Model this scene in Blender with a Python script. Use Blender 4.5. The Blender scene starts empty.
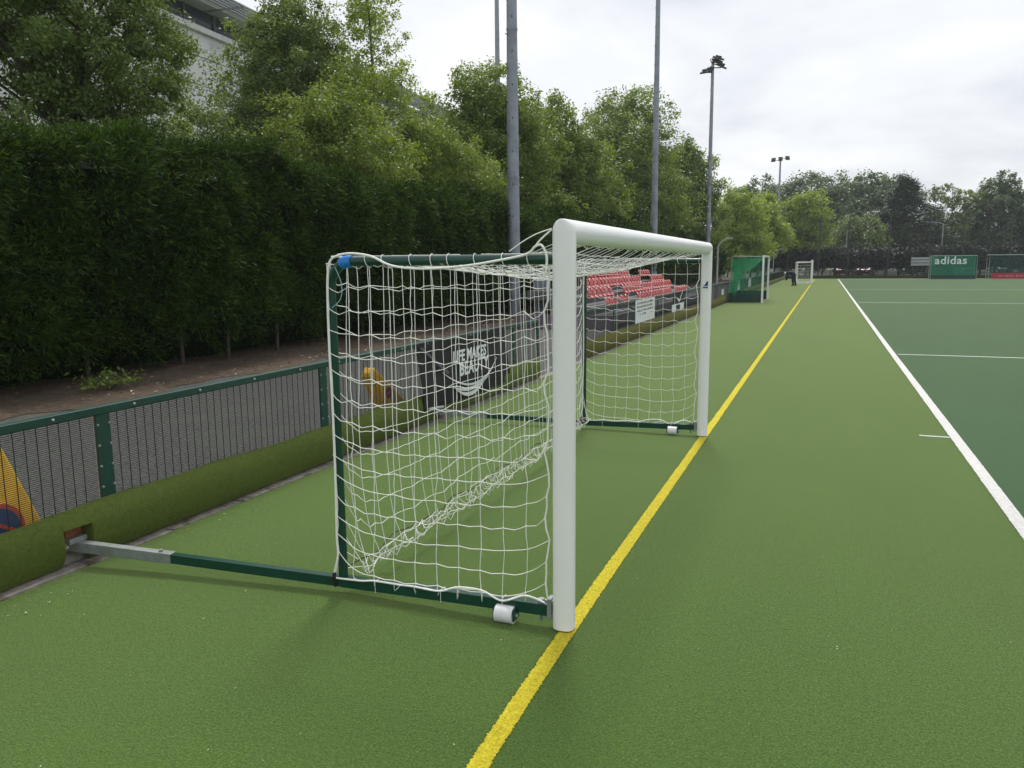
import bpy, math, random
import numpy as np
from mathutils import Vector, Matrix
random.seed(7); rng = np.random.default_rng(7)
R = math.radians
sc = bpy.context.scene
C = sc.collection

# ------------------------------------------------------------------ camera
yaw, pitch, roll, FPX, CAMH = 0.38036, 0.15122, -0.0093, 780.0, 1.88235
cy, sy = math.cos(yaw), math.sin(yaw)
fw = Vector((-sy*math.cos(pitch), cy*math.cos(pitch), -math.sin(pitch)))
rt = Vector((cy, sy, 0)); up = rt.cross(fw)
r2 = rt*math.cos(roll)+up*math.sin(roll); u2 = -rt*math.sin(roll)+up*math.cos(roll)
cd = bpy.data.cameras.new('camera'); cam = bpy.data.objects.new('camera', cd); C.objects.link(cam)
cd.sensor_width = 36; cd.lens = FPX/1024*36; cd.clip_start = .05; cd.clip_end = 2000
M4 = Matrix(((r2.x, u2.x, -fw.x, 0), (r2.y, u2.y, -fw.y, 0), (r2.z, u2.z, -fw.z, CAMH), (0, 0, 0, 1)))
cam.matrix_world = M4
sc.camera = cam

# ------------------------------------------------------------------ light
SUN_EL, SUN_AZ = R(58), R(-12)      # azimuth measured from +Y towards +X
w = bpy.data.worlds.new('World'); sc.world = w; w.use_nodes = True
nt = w.node_tree; nt.nodes.clear(); N = nt.nodes.new; L = nt.links.new
out = N('ShaderNodeOutputWorld'); bg = N('ShaderNodeBackground'); bg.inputs[1].default_value = .1
sky = N('ShaderNodeTexSky'); sky.sky_type = 'NISHITA'; sky.sun_disc = False
sky.sun_elevation = SUN_EL; sky.sun_rotation = SUN_AZ; sky.dust_density = 2
tc = N('ShaderNodeTexCoord'); sep = N('ShaderNodeSeparateXYZ'); L(tc.outputs['Generated'], sep.inputs[0])
mz = N('ShaderNodeMath'); mz.operation = 'MAXIMUM'; L(sep.outputs[2], mz.inputs[0]); mz.inputs[1].default_value = 0
az = N('ShaderNodeMath'); az.operation = 'ADD'; L(mz.outputs[0], az.inputs[0]); az.inputs[1].default_value = .22
dx = N('ShaderNodeMath'); dx.operation = 'DIVIDE'; L(sep.outputs[0], dx.inputs[0]); L(az.outputs[0], dx.inputs[1])
dy = N('ShaderNodeMath'); dy.operation = 'DIVIDE'; L(sep.outputs[1], dy.inputs[0]); L(az.outputs[0], dy.inputs[1])
cb = N('ShaderNodeCombineXYZ'); L(dx.outputs[0], cb.inputs[0]); L(dy.outputs[0], cb.inputs[1])
n1 = N('ShaderNodeTexNoise'); n1.inputs['Scale'].default_value = 1.3; n1.inputs['Detail'].default_value = 7; n1.inputs['Roughness'].default_value = .52
n1.inputs['Distortion'].default_value = .25
L(cb.outputs[0], n1.inputs['Vector'])
cr = N('ShaderNodeValToRGB'); L(n1.outputs[0], cr.inputs[0])
e = cr.color_ramp.elements; e[0].position = .34; e[0].color = (.575, .60, .655, 1); e[1].position = .70; e[1].color = (.91, .90, .88, 1)
m = e.new(.5); m.color = (.75, .765, .79, 1)
cs = N('ShaderNodeVectorMath'); cs.operation = 'SCALE'; L(cr.outputs[0], cs.inputs[0]); cs.inputs['Scale'].default_value = 6.95
mx = N('ShaderNodeMix'); mx.data_type = 'RGBA'; mx.inputs[0].default_value = .93
L(sky.outputs[0], mx.inputs[6]); L(cs.outputs[0], mx.inputs[7]); L(mx.outputs[2], bg.inputs[0]); L(bg.outputs[0], out.inputs[0])
sd = bpy.data.lights.new('sun', 'SUN'); sd.energy = 1.5; sd.angle = R(12); sd.color = (1, .96, .9)
so = bpy.data.objects.new('sun', sd); C.objects.link(so)
sdir = Vector((math.sin(SUN_AZ)*math.cos(SUN_EL), math.cos(SUN_AZ)*math.cos(SUN_EL), math.sin(SUN_EL)))
so.rotation_euler = sdir.to_track_quat('Z', 'Y').to_euler(); so.location = (0, 0, 60)
sc.view_settings.view_transform = 'Standard'; sc.view_settings.look = 'None'
sc.view_settings.exposure = 0.84; sc.view_settings.gamma = 1
sc.render.engine = 'CYCLES'; sc.render.resolution_x = 1024; sc.render.resolution_y = 768
sc.cycles.max_bounces = 6; sc.cycles.transparent_max_bounces = 24; sc.cycles.volume_bounces = 0

# ------------------------------------------------------------------ materials
def newmat(name):
    m = bpy.data.materials.new(name); m.use_nodes = True
    return m, m.node_tree, m.node_tree.nodes['Principled BSDF']
def ramp(nt, src, stops):
    r = nt.nodes.new('ShaderNodeValToRGB'); nt.links.new(src, r.inputs[0]); e = r.color_ramp.elements
    e[0].position, e[0].color = stops[0][0], (*stops[0][1], 1); e[1].position, e[1].color = stops[-1][0], (*stops[-1][1], 1)
    for p, c in stops[1:-1]: q = e.new(p); q.color = (*c, 1)
    return r.outputs[0]
def noise(nt, scale, detail=3, rough=.5, coord='Object', vec=None, stretch=None):
    n = nt.nodes.new('ShaderNodeTexNoise'); n.inputs['Scale'].default_value = scale
    n.inputs['Detail'].default_value = detail; n.inputs['Roughness'].default_value = rough
    t = nt.nodes.new('ShaderNodeTexCoord'); v = t.outputs[coord]
    if stretch:
        mp = nt.nodes.new('ShaderNodeMapping'); mp.inputs['Scale'].default_value = stretch; nt.links.new(v, mp.inputs[0]); v = mp.outputs[0]
    nt.links.new(v, n.inputs['Vector']); return n.outputs[0]
def mixc(nt, fac, a, b, mode='MIX'):
    x = nt.nodes.new('ShaderNodeMix'); x.data_type = 'RGBA'; x.blend_type = mode
    for i, v in ((0, fac), (6, a), (7, b)):
        if isinstance(v, (int, float)): x.inputs[i].default_value = v
        elif isinstance(v, tuple): x.inputs[i].default_value = (*v, 1)
        else: nt.links.new(v, x.inputs[i])
    return x.outputs[2]
def bump(nt, b, src, strength=.3, dist=.01):
    k = nt.nodes.new('ShaderNodeBump'); k.inputs['Strength'].default_value = strength; k.inputs['Distance'].default_value = dist
    nt.links.new(src, k.inputs['Height']); nt.links.new(k.outputs[0], b.inputs['Normal'])
def simple(name, col, rough=.5, var=.12, scale=8, metal=0, bmp=0, coord='Object', spec=.5, dirt=None):
    m, t, b = newmat(name)
    lo = tuple(c*(1-var) for c in col); hi = tuple(min(1, c*(1+var)) for c in col)
    n = noise(t, scale, 5, .6, coord)
    c = ramp(t, n, [(.3, lo), (.7, hi)])
    if dirt:
        d = noise(t, dirt[1], 6, .65, coord); f = ramp(t, d, [(dirt[2], (0, 0, 0)), (dirt[2]+.16, (1, 1, 1))])
        c = mixc(t, f, c, dirt[0])
    t.links.new(c, b.inputs['Base Color'])
    b.inputs['Roughness'].default_value = rough; b.inputs['Metallic'].default_value = metal; b.inputs['Specular IOR Level'].default_value = spec
    if bmp: bump(t, b, noise(t, scale*6, 4, .6, coord), bmp, .004)
    return m
def turf(name, c0, c1, c2, sheen=.5, fine=95, fleck=True):
    m, t, b = newmat(name)
    fn = noise(t, fine, 4, .85); md = noise(t, 30, 6, .8); lg = noise(t, .8, 5, .6, stretch=(1, .35, 1))
    a = ramp(t, fn, [(.39, c0), (.5, c1), (.61, c2)])
    a = mixc(t, .34, a, ramp(t, md, [(.36, tuple(x*.35 for x in c1)), (.64, tuple(x*1.6 for x in c1))]))
    a = mixc(t, .24, a, ramp(t, lg, [(.3, tuple(x*.66 for x in c1)), (.7, tuple(x*1.3 for x in c1))]))
    if fleck:
        sp = noise(t, 60, 2, .5); a = mixc(t, ramp(t, sp, [(.735, (0, 0, 0)), (.76, (.45, .45, .45))]), a, (.32, .36, .2))
    t.links.new(a, b.inputs['Base Color']); b.inputs['Roughness'].default_value = .85; b.inputs['Specular IOR Level'].default_value = .18
    b.inputs['Sheen Weight'].default_value = sheen; b.inputs['Sheen Roughness'].default_value = .27; b.inputs['Sheen Tint'].default_value = (.90, 1, .44, 1)
    bump(t, b, fn, .7, .008)
    return m
def leafmat(name, lo, mid, hi, trans=.3, rough=.5, spec=.45):
    m, t, b = newmat(name)
    g = t.nodes.new('ShaderNodeNewGeometry')
    c = ramp(t, g.outputs['Random Per Island'], [(0, lo), (.55, mid), (1, hi)])
    n = noise(t, .55, 3, .5); c = mixc(t, .35, c, ramp(t, n, [(.32, tuple(x*.65 for x in mid)), (.68, tuple(x*1.6 for x in mid))]))
    t.links.new(c, b.inputs['Base Color']); b.inputs['Roughness'].default_value = rough-.06; b.inputs['Specular IOR Level'].default_value = spec
    tr = t.nodes.new('ShaderNodeBsdfTranslucent'); c2 = mixc(t, 1.0, c, (1.5, 1.35, .55), 'MULTIPLY'); t.links.new(c2, tr.inputs[0])
    ms = t.nodes.new('ShaderNodeMixShader'); ms.inputs[0].default_value = trans
    t.links.new(b.outputs[0], ms.inputs[1]); t.links.new(tr.outputs[0], ms.inputs[2])
    t.links.new(ms.outputs[0], t.nodes['Material Output'].inputs[0])
    return m
def netmat(name, col, alpha, scale=25):
    m, t, b = newmat(name)
    n = noise(t, scale, 2, .5); c = ramp(t, n, [(.3, tuple(x*.75 for x in col)), (.7, tuple(x*1.2 for x in col))])
    t.links.new(c, b.inputs['Base Color']); b.inputs['Roughness'].default_value = .8; b.inputs['Alpha'].default_value = alpha
    return m

MT = {}
MT['turf'] = turf('green_turf', (.0065, .0235, .0025), (.049, .107, .0155), (.149, .226, .052), .58)
MT['dturf'] = turf('dark_turf', (.012, .040, .018), (.032, .084, .036), (.066, .132, .066), .26, 95, False)
MT['oliveturf'] = turf('olive_turf', (.036, .056, .008), (.088, .122, .023), (.17, .212, .052), .15, 170, False)
MT['oliveturf2'] = turf('yellow_olive_turf', (.03, .03, .004), (.105, .100, .018), (.20, .185, .04), .1, 80, False)
MT['white_line'] = turf('white_line', (.50, .50, .48), (.66, .66, .64), (.78, .78, .77), .1, 200, False)
MT['faint_line'] = turf('faint_white_line', (.36, .42, .36), (.54, .60, .53), (.7, .75, .68), .1, 200, False)
MT['yellow_line'] = turf('yellow_line', (.20, .17, .01), (.56, .47, .022), (.85, .74, .08), .1, 110, False)
MT['tarmac'] = simple('tarmac', (.060, .061, .056), .9, .8, 26, 0, .8, dirt=((.07, .075, .055), .9, .52))
MT['soil'] = simple('soil', (.070, .048, .029), .95, .5, 11, 0, 1.0, dirt=((.115, .084, .05), 3, .55))
MT['earth'] = simple('earth', (.06, .075, .03), .95, .4, 1.5)
MT['kerb'] = simple('concrete_kerb', (.24, .22, .19), .9, .35, 14, 0, .6, dirt=((.09, .065, .045), 5, .52))
MT['brick'] = simple('brick', (.33, .12, .06), .9, .3, 20)
MT['white'] = simple('white_paint', (.86, .87, .86), .28, .025, 3, dirt=((.66, .67, .62), 6, .68))
MT['green_steel'] = simple('green_steel', (.006, .050, .034), .30, .2, 10, dirt=((.03, .06, .045), 15, .66))
MT['fence_green'] = simple('fence_green', (.007, .048, .038), .42, .2, 10, dirt=((.05, .09, .07), 14, .66))
MT['wire'] = simple('mesh_wire', (.014, .022, .019), .55, .2, 10)
MT['galv'] = simple('galvanised_steel', (.27, .30, .29), .5, .22, 14, .35, dirt=((.25, .27, .26), 9, .55))
MT['mast'] = simple('mast_steel', (.27, .30, .345), .55, .16, 2.2, .25, dirt=((.20, .225, .26), 1.2, .5))
MT['cord'] = simple('white_cord', (.86, .86, .81), .75, .08, 30)
MT['blackcord'] = simple('black_cord', (.015, .015, .016), .6, .2, 30)
MT['tape'] = simple('blue_tape', (.015, .20, .62), .35, .25, 40)
MT['roller'] = simple('white_roller', (.74, .74, .76), .4, .04, 20)
MT['dark'] = simple('dark_metal', (.03, .032, .034), .5, .2, 6)
MT['black'] = simple('black_fabric', (.006, .0065, .008), .8, .4, 4)
MT['white_print'] = simple('white_print', (.74, .76, .77), .6, .1, 9)
MT['yellow_plastic'] = simple('yellow_plastic', (.86, .50, .035), .5, .15, 12)
MT['red_print'] = simple('red_print', (.55, .07, .02), .5, .15, 12)
MT['blue_print'] = simple('blue_print', (.015, .05, .17), .5, .2, 12)
MT['seat'] = simple('red_seat', (.60, .125, .12), .42, .25, 5)
MT['concrete'] = simple('grey_concrete', (.12, .12, .13), .85, .2, 3)
MT['panel'] = simple('facade_panel', (.64, .66, .65), .6, .05, .35, dirt=((.36, .39, .38), .3, .56))
MT['joint'] = simple('panel_joint', (.12, .13, .13), .8, .1, 3)
MT['glass'] = simple('dark_glass', (.04, .055, .065), .12, .2, 1)
MT['bark'] = simple('bark', (.075, .065, .05), .9, .35, 7, 0, .6)
MT['greennet'] = netmat('green_netting', (.01, .30, .12), .62)
MT['greennet2'] = netmat('pale_green_netting', (.008, .20, .105), .58)
MT['darknet'] = netmat('dark_netting', (.012, .02, .018), .30)
MT['board_green'] = simple('dark_green_board', (.006, .04, .03), .5, .15, 4)
MT['redboard'] = simple('red_board', (.42, .02, .04), .5, .1, 2)
MT['navy'] = simple('navy_cloth', (.008, .012, .035), .8, .25, 8)
MT['skin'] = simple('skin', (.42, .24, .17), .5, .1, 20)
MT['slat_grey'] = simple('weathered_white', (.36, .38, .39), .6, .15, 3)
MT['carred'] = simple('red_car_paint', (.33, .02, .025), .25, .05, 3)
MT['carwhite'] = simple('white_car_paint', (.62, .64, .66), .25, .05, 3)
MT['rubber'] = simple('rubber', (.02, .02, .02), .8, .1, 9)
MT['cabinet'] = simple('grey_cabinet', (.21, .24, .28), .5, .1, 4)
MT['leaf_dark'] = leafmat('dark_leaf', (.060, .108, .028), (.122, .195, .052), (.235, .325, .11), .48)
MT['leaf_mid'] = leafmat('mid_leaf', (.07, .12, .022), (.145, .225, .046), (.25, .34, .095), .48)
MT['leaf_bright'] = leafmat('bright_leaf', (.12, .19, .028), (.22, .32, .06), (.34, .45, .13), .5)
MT['leaf_fresh'] = leafmat('fresh_leaf', (.085, .135, .022), (.16, .24, .045), (.27, .36, .10), .48)
MT['leaf_grey'] = leafmat('grey_green_leaf', (.045, .085, .038), (.085, .145, .062), (.14, .21, .10), .35)
MT['leaf_pale'] = leafmat('pale_leaf', (.075, .13, .035), (.14, .21, .065), (.22, .29, .11), .4)
MT['leaf_hedge'] = leafmat('hedge_leaf', (.005, .017, .003), (.021, .055, .008), (.105, .175, .028), .3, .62, .14)
MT['leaf_far_hedge'] = leafmat('far_hedge_leaf', (.006, .012, .006), (.012, .024, .010), (.025, .045, .02), .1, .6)
MT['leaf_cedar'] = leafmat('cedar_leaf', (.028, .056, .026), (.052, .092, .042), (.085, .135, .062), .1)

# ------------------------------------------------------------------ mesh helpers
class MB:
    def __init__(s): s.v = []; s.f = []; s.n = 0; s.g = []
    def add(s, v, f):
        s.g.append((len(s.v), len(v), len(s.f), len(f))); s.v += [tuple(map(float, p)) for p in v]; s.f += [tuple(i+s.n for i in q) for q in f]; s.n += len(v); return s
    def box(s, x0, x1, y0, y1, z0, z1, mat=None):
        v = [Vector(p) for p in ((x0,y0,z0),(x1,y0,z0),(x1,y1,z0),(x0,y1,z0),(x0,y0,z1),(x1,y0,z1),(x1,y1,z1),(x0,y1,z1))]
        if mat is not None: v = [mat @ p for p in v]
        return s.add(v, [(0,3,2,1),(4,5,6,7),(0,1,5,4),(1,2,6,5),(2,3,7,6),(3,0,4,7)])
    def bar(s, a, b, w, h, upv=(0,0,1)):           # rectangular bar between points
        a = Vector(a); b = Vector(b); d = (b-a).normalized(); sd = d.cross(Vector(upv)).normalized(); u = sd.cross(d)
        v = []
        for p in (a, b):
            for i, j in ((-1,-1),(1,-1),(1,1),(-1,1)): v.append(p+sd*(i*w/2)+u*(j*h/2))
        return s.add(v, [(0,1,2,3),(7,6,5,4),(0,4,5,1),(1,5,6,2),(2,6,7,3),(3,7,4,0)])
    def tube(s, pts, rad, n=8, cap=True):
        pts = [Vector(p) for p in pts]; k = len(pts)
        if isinstance(rad, (int, float)): rad = [rad]*k
        ref = None; v = []
        for i, p in enumerate(pts):
            d = (pts[min(i+1, k-1)]-pts[max(i-1, 0)])
            d = d.normalized() if d.length > 1e-9 else Vector((0, 0, 1))
            if ref is None: ref = Vector((0,0,1)) if abs(d.z) < .9 else Vector((1,0,0))
            sd = (ref-d*ref.dot(d)); sd = sd.normalized() if sd.length > 1e-6 else d.orthogonal().normalized()
            ref = sd; u = d.cross(sd)
            for q in range(n):
                t = 2*math.pi*q/n; v.append(p+(sd*math.cos(t)+u*math.sin(t))*rad[i])
        f = []
        for i in range(k-1):
            for q in range(n):
                q2 = (q+1) % n; f.append((i*n+q, i*n+q2, (i+1)*n+q2, (i+1)*n+q))
        if cap: f.append(tuple(range(n-1, -1, -1))); f.append(tuple((k-1)*n+q for q in range(n)))
        return s.add(v, f)
    def prism(s, poly, o, ax, ay, an, th):          # polygon in plane (ax, ay), extruded th along an
        o = Vector(o); ax = Vector(ax); ay = Vector(ay); an = Vector(an); n = len(poly)
        v = [o+ax*x+ay*y for x, y in poly]+[o+ax*x+ay*y+an*th for x, y in poly]
        return s.add(v, [tuple(range(n-1, -1, -1)), tuple(range(n, 2*n))]+[(i, (i+1) % n, (i+1) % n+n, i+n) for i in range(n)])
    def ball(s, c, r, sz=1, n=6):
        c = Vector(c); v = [c+Vector((0,0,r*sz))]
        for i in range(1, n//2+1):
            a = math.pi*i/(n//2+1)
            for q in range(n): t = 2*math.pi*q/n; v.append(c+Vector((r*math.sin(a)*math.cos(t), r*math.sin(a)*math.sin(t), r*sz*math.cos(a))))
        v.append(c-Vector((0,0,r*sz))); k = n//2; f = [(0, 1+q, 1+(q+1) % n) for q in range(n)]
        for i in range(k-1):
            for q in range(n): f.append((1+i*n+q, 1+(i+1)*n+q, 1+(i+1)*n+(q+1) % n, 1+i*n+(q+1) % n))
        f += [(len(v)-1, 1+(k-1)*n+(q+1) % n, 1+(k-1)*n+q) for q in range(n)]
        return s.add(v, f)
    def each(s, name, m, parent=None, smooth=False, bevel=0):      # one object per added shape
        return [MB().add(s.v[a:a+n], [tuple(i-a for i in q) for q in s.f[b:b+k]]).build(name, m, parent, smooth, bevel) for a, n, b, k in s.g]
    def build(s, name, m, parent=None, smooth=False, bevel=0):
        me = bpy.data.meshes.new(name); me.from_pydata(s.v, [], s.f); me.materials.append(m); me.update()
        o = bpy.data.objects.new(name, me); C.objects.link(o)
        if smooth:
            me.polygons.foreach_set('use_smooth', [True]*len(me.polygons))
            try: me.set_sharp_from_angle(angle=R(45))
            except Exception: pass
        if bevel:
            b = o.modifiers.new('bevel', 'BEVEL'); b.width = bevel; b.segments = 2; b.limit_method = 'ANGLE'
        if parent is not None: put(o, parent)
        return o
def put(o, parent):
    o.parent = parent
    o.matrix_parent_inverse = Matrix.Identity(4)
    if parent.type == 'EMPTY' and parent.parent is None:
        o.location = o.location - parent.location
def npmesh(name, V, F, m, parent=None, smooth=False):
    me = bpy.data.meshes.new(name); V = np.asarray(V, np.float32); F = np.asarray(F, np.int32)
    k = F.shape[1]
    me.vertices.add(len(V)); me.vertices.foreach_set('co', V.ravel())
    me.loops.add(F.size); me.loops.foreach_set('vertex_index', F.ravel())
    me.polygons.add(len(F)); me.polygons.foreach_set('loop_start', np.arange(0, F.size, k, dtype=np.int32))
    me.materials.append(m); me.update(calc_edges=True)
    if smooth: me.polygons.foreach_set('use_smooth', [True]*len(F))
    o = bpy.data.objects.new(name, me); C.objects.link(o)
    if parent is not None: put(o, parent)
    return o
def tag(o, label=None, cat=None, group=None, kind=None):
    if label: o['label'] = label
    if cat: o['category'] = cat
    if group: o['group'] = group
    if kind: o['kind'] = kind
    return o
def thing(name, loc, label, cat, group=None):
    o = bpy.data.objects.new(name, None); o.location = loc; o.empty_display_size = .2; C.objects.link(o)
    return tag(o, label, cat, group)
def copy_tree(o, dloc, label=None, group=None, parent=None):
    c = o.copy(); C.objects.link(c)
    if parent is None: c.location = Vector(o.location)+Vector(dloc)
    else: c.parent = parent
    if label: c['label'] = label
    if group: c['group'] = group
    for ch in list(o.children): copy_tree(ch, (0,0,0), None, None, c)
    return c
def textmesh(name, s, size, origin, ax, ay, m, parent, th=.004, shear=0, offset=0, spacing=1):
    cu = bpy.data.curves.new('lettering', 'FONT'); cu.body = s; cu.size = size; cu.shear = shear; cu.offset = offset
    cu.space_character = spacing; cu.extrude = th/2; cu.resolution_u = 3; cu.space_line = .8
    to = bpy.data.objects.new('lettering', cu); C.objects.link(to)
    dg = bpy.context.evaluated_depsgraph_get(); me = bpy.data.meshes.new_from_object(to.evaluated_get(dg))
    bpy.data.objects.remove(to); bpy.data.curves.remove(cu)
    ax = Vector(ax); ay = Vector(ay); an = ax.cross(ay); o = Vector(origin)
    for v in me.vertices: v.co = o+ax*v.co.x+ay*v.co.y+an*(v.co.z+th/2)
    me.materials.clear(); me.materials.append(m); me.name = name
    ob = bpy.data.objects.new(name, me); C.objects.link(ob)
    if parent is not None: put(ob, parent)
    return ob

# ------------------------------------------------------------------ setting
XB, XF = -4.40, -4.46        # kickboard back, fence plane
def sheet(name, x0, x1, y0, y1, z, m):
    return tag(MB().add([(x0,y0,z),(x1,y0,z),(x1,y1,z),(x0,y1,z)], [(0,1,2,3)]).build(name, m), kind='structure')
sheet('ground', -415, 415, -155, 515, -.03, MT['earth'])
sheet('turf', -4.31, 1.338, -12, 98, 0, MT['turf'])
sheet('dark_turf', 1.338, 80, -12, 95, 0, MT['dturf'])
sheet('turf_margin', 1.338, 80, 95, 98, 0, MT['turf'])
sheet('path', -10.2, -4.42, -12, 98, -.004, MT['tarmac'])
v = []; f = []                                     # uneven soil strip
ys = np.linspace(-12, 98, 221); xs = np.linspace(-9.8, -14, 12)
for a, y in enumerate(ys):
    for b, x in enumerate(xs):
        v.append((x+(.35+.25*math.sin(y*1.7)+.12*math.sin(y*5.1) if b == 0 else 0), y, (0.003 if b == 0 else .045+.05*b/11*3+.03*math.sin(y*2.3+x*3)*math.cos(y*.7+x))))
for a in range(len(ys)-1):
    for b in range(len(xs)-1): i = a*len(xs)+b; f.append((i, i+1, i+len(xs)+1, i+len(xs)))
so_ = MB().add(v, f).build('soil', MT['soil'], smooth=True); tag(so_, kind='structure')
# lines
yl = [(-1.12, .5), (-1.138, 2.46), (-1.149, 2.95), (-1.155, 3.54), (-1.161, 4.2), (-1.161, 8.5), (-1.161, 30), (-1.163, 95)]
def painted_line(name, pts, hw, m, jit):
    ys = list(np.arange(.5, 2, .05))+list(np.arange(2, 7, .007))+list(np.arange(7, 9, .02))+list(np.arange(9, 20, .06))+[20, 30, 50, 70, 95]; v = []
    for y in ys:
        x = float(np.interp(y, [p[1] for p in pts], [p[0] for p in pts])); k = jit if y < 20 else 0
        v += [(x-hw+rng.normal(0, k)*1.3, y, .004), (x+hw+rng.normal(0, k), y, .004)]
    return tag(MB().add(v, [(2*i, 2*i+1, 2*i+3, 2*i+2) for i in range(len(ys)-1)]).build(name, m), kind='structure')
painted_line('yellow_line', yl, .041, MT['yellow_line'], .0024)
wl = [(1.40, .5), (1.389, 6.26), (1.383, 9.28), (1.36, 18.5), (1.345, 40), (1.345, 95)]
painted_line('white_sideline', wl, .052, MT['white_line'], .0016)
mb = MB()
for y, wd in ((17.7, .05), (40.3, .09), (59.5, .10)): mb.add([(1.45, y-wd, .004), (60, y-wd, .004), (60, y+wd, .004), (1.45, y+wd, .004)], [(0,1,2,3)])
tag(mb.build('white_cross_lines', MT['faint_line']), kind='structure')
tag(MB().add([(1.03, 9.355, .004), (1.325, 9.355, .004), (1.325, 9.415, .004), (1.03, 9.415, .004)], [(0,1,2,3)]).build('white_tick_mark', MT['faint_line']), kind='structure')
tag(MB().add([(1.45, 94.7, .004), (70, 94.7, .004), (70, 94.95, .004), (1.45, 94.95, .004)], [(0,1,2,3)]).build('white_end_line', MT['faint_line']), kind='structure')
mb = MB()                                           # broken concrete edging
y = -2.0
while y < 97:
    l = random.uniform(.7, .95); a = random.uniform(-.006, .006)
    mb.box(-4.43, -4.305+a, y, y+l-.012, -.03, .007+random.uniform(0, .006)); y += l
tag(mb.build('kerb', MT['kerb']), kind='structure')

# crumbs and blown seeds on the turf
V = []; F = []
for i in range(300):
    t = rng.random(); y = 1.5+t*t*16; x = rng.uniform(-4.25, 1.3) if i > 130 else -4.22+abs(rng.normal(0, .16))
    s = rng.uniform(.003, .007) if i > 12 else rng.uniform(.008, .014); a = rng.uniform(0, 6.28); c_, s_ = math.cos(a), math.sin(a); z = .006+rng.uniform(0, .004)
    for p, q in ((-1, 0), (0, -.5), (1, 0), (0, .5)): V.append((x+s*(p*c_-q*s_), y+s*(p*s_+q*c_), z+.003*abs(p)))
    F.append((4*i, 4*i+1, 4*i+2, 4*i+3))
lt = npmesh('leaf_litter', V, F, simple('dry_leaf', (.48, .44, .30), .8, .35, 60)); tag(lt, kind='stuff')
lt['label'] = 'tiny pale crumbs and dry flecks scattered on the green turf'; lt['category'] = 'litter'
V = []; F = []
for i in range(2600):                               # twigs and dead leaves on the soil
    y = rng.uniform(3, 45); x = rng.uniform(-12, -9.1); s = rng.uniform(.015, .05); a = rng.uniform(0, 6.28); c_, s_ = math.cos(a), math.sin(a); z = .07+.02*rng.random()+(.05 if x < -10 else 0)
    wq = rng.uniform(.15, .6)
    for p, q in ((-1, 0), (0, -wq), (1, 0), (0, wq)): V.append((x+s*(p*c_-q*s_), y+s*(p*s_+q*c_), z+.02*rng.random()))
    F.append((4*i, 4*i+1, 4*i+2, 4*i+3))
m_, t_, b_ = newmat('brown_litter'); g_ = t_.nodes.new('ShaderNodeNewGeometry')
t_.links.new(ramp(t_, g_.outputs['Random Per Island'], [(0, (.06, .035, .02)), (.6, (.16, .10, .06)), (1, (.32, .24, .16))]), b_.inputs['Base Color'])
sl = npmesh('soil_litter', V, F, m_); tag(sl, 'brown twigs and dead leaves strewn over the bare soil below the hedge', 'litter', None, 'stuff')

# ------------------------------------------------------------------ kickboard covered in turf
def kick_profile(y, seed=0):
    j = .008*math.sin(y*1.9+seed)+.006*math.sin(y*5.3+1+seed)
    return [(-4.418, .025), (-4.385+j*.4, .022), (-4.352+j, .07), (-4.335+j, .15), (-4.338+j*1.3, .24), (-4.355+j, .315+j*.5), (-4.385+j*.5, .352+j), (-4.415, .365+j), (-4.436, .352+j), (-4.436, .03)]
def kickboard(name, y0, y1, label, notch=None, mk='oliveturf'):
    t = thing(name, (-4.4, (y0+y1)/2, 0), label, 'kickboard', None)
    mb = MB()
    def run(a, b, zmin=None):
        n = max(2, int((b-a)/.12) if a < 12 else int((b-a)/.5)); yy = np.linspace(a, b, n); v = []
        for y in yy:
            pr = kick_profile(y)
            if zmin: pr = [(x, max(z, zmin)) for x, z in pr]
            v += [(x, y, z) for x, z in pr]
        k = 10; f = []
        for i in range(n-1):
            for q in range(k): f.append((i*k+q, (i+1)*k+q, (i+1)*k+(q+1) % k, i*k+(q+1) % k))
        f.append(tuple(range(k))); f.append(tuple((n-1)*k+q for q in range(k-1, -1, -1)))
        mb.add(v, f)
    if notch: run(y0, notch[0]); run(notch[0], notch[1], notch[2]); run(notch[1], y1)
    else: run(y0, y1)
    mb.build('turf_cover', MT[mk], t, smooth=True)
    return t
kickboard('kickboard', -3, 12.2, 'near run of low kickboard wrapped in olive turf with a notch for the goal arm', (3.30, 3.50, .262))
kickboard('kickboard', 14.9, 96.5, 'far run of low kickboard wrapped in yellowish olive turf below the red seats', None, 'oliveturf2')
bt = thing('brick', (-4.42, 3.45, .1), 'single orange brick showing in the notch of the kickboard', 'brick')
MB().box(-4.52, -4.445, 3.39, 3.52, .165, .275).build('brick_block', MT['brick'], bt, bevel=.004)
bt['label'] = 'orange brick showing in the notch of the kickboard behind the goal arm'
bt2 = tag(MB().box(-4.50, -4.441, 3.22, 3.60, 0, .085).build('footing_stone', MT['kerb'], None, bevel=.006), 'rough grey brown footing stone under the goal arm in the notch', 'stone')

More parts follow.
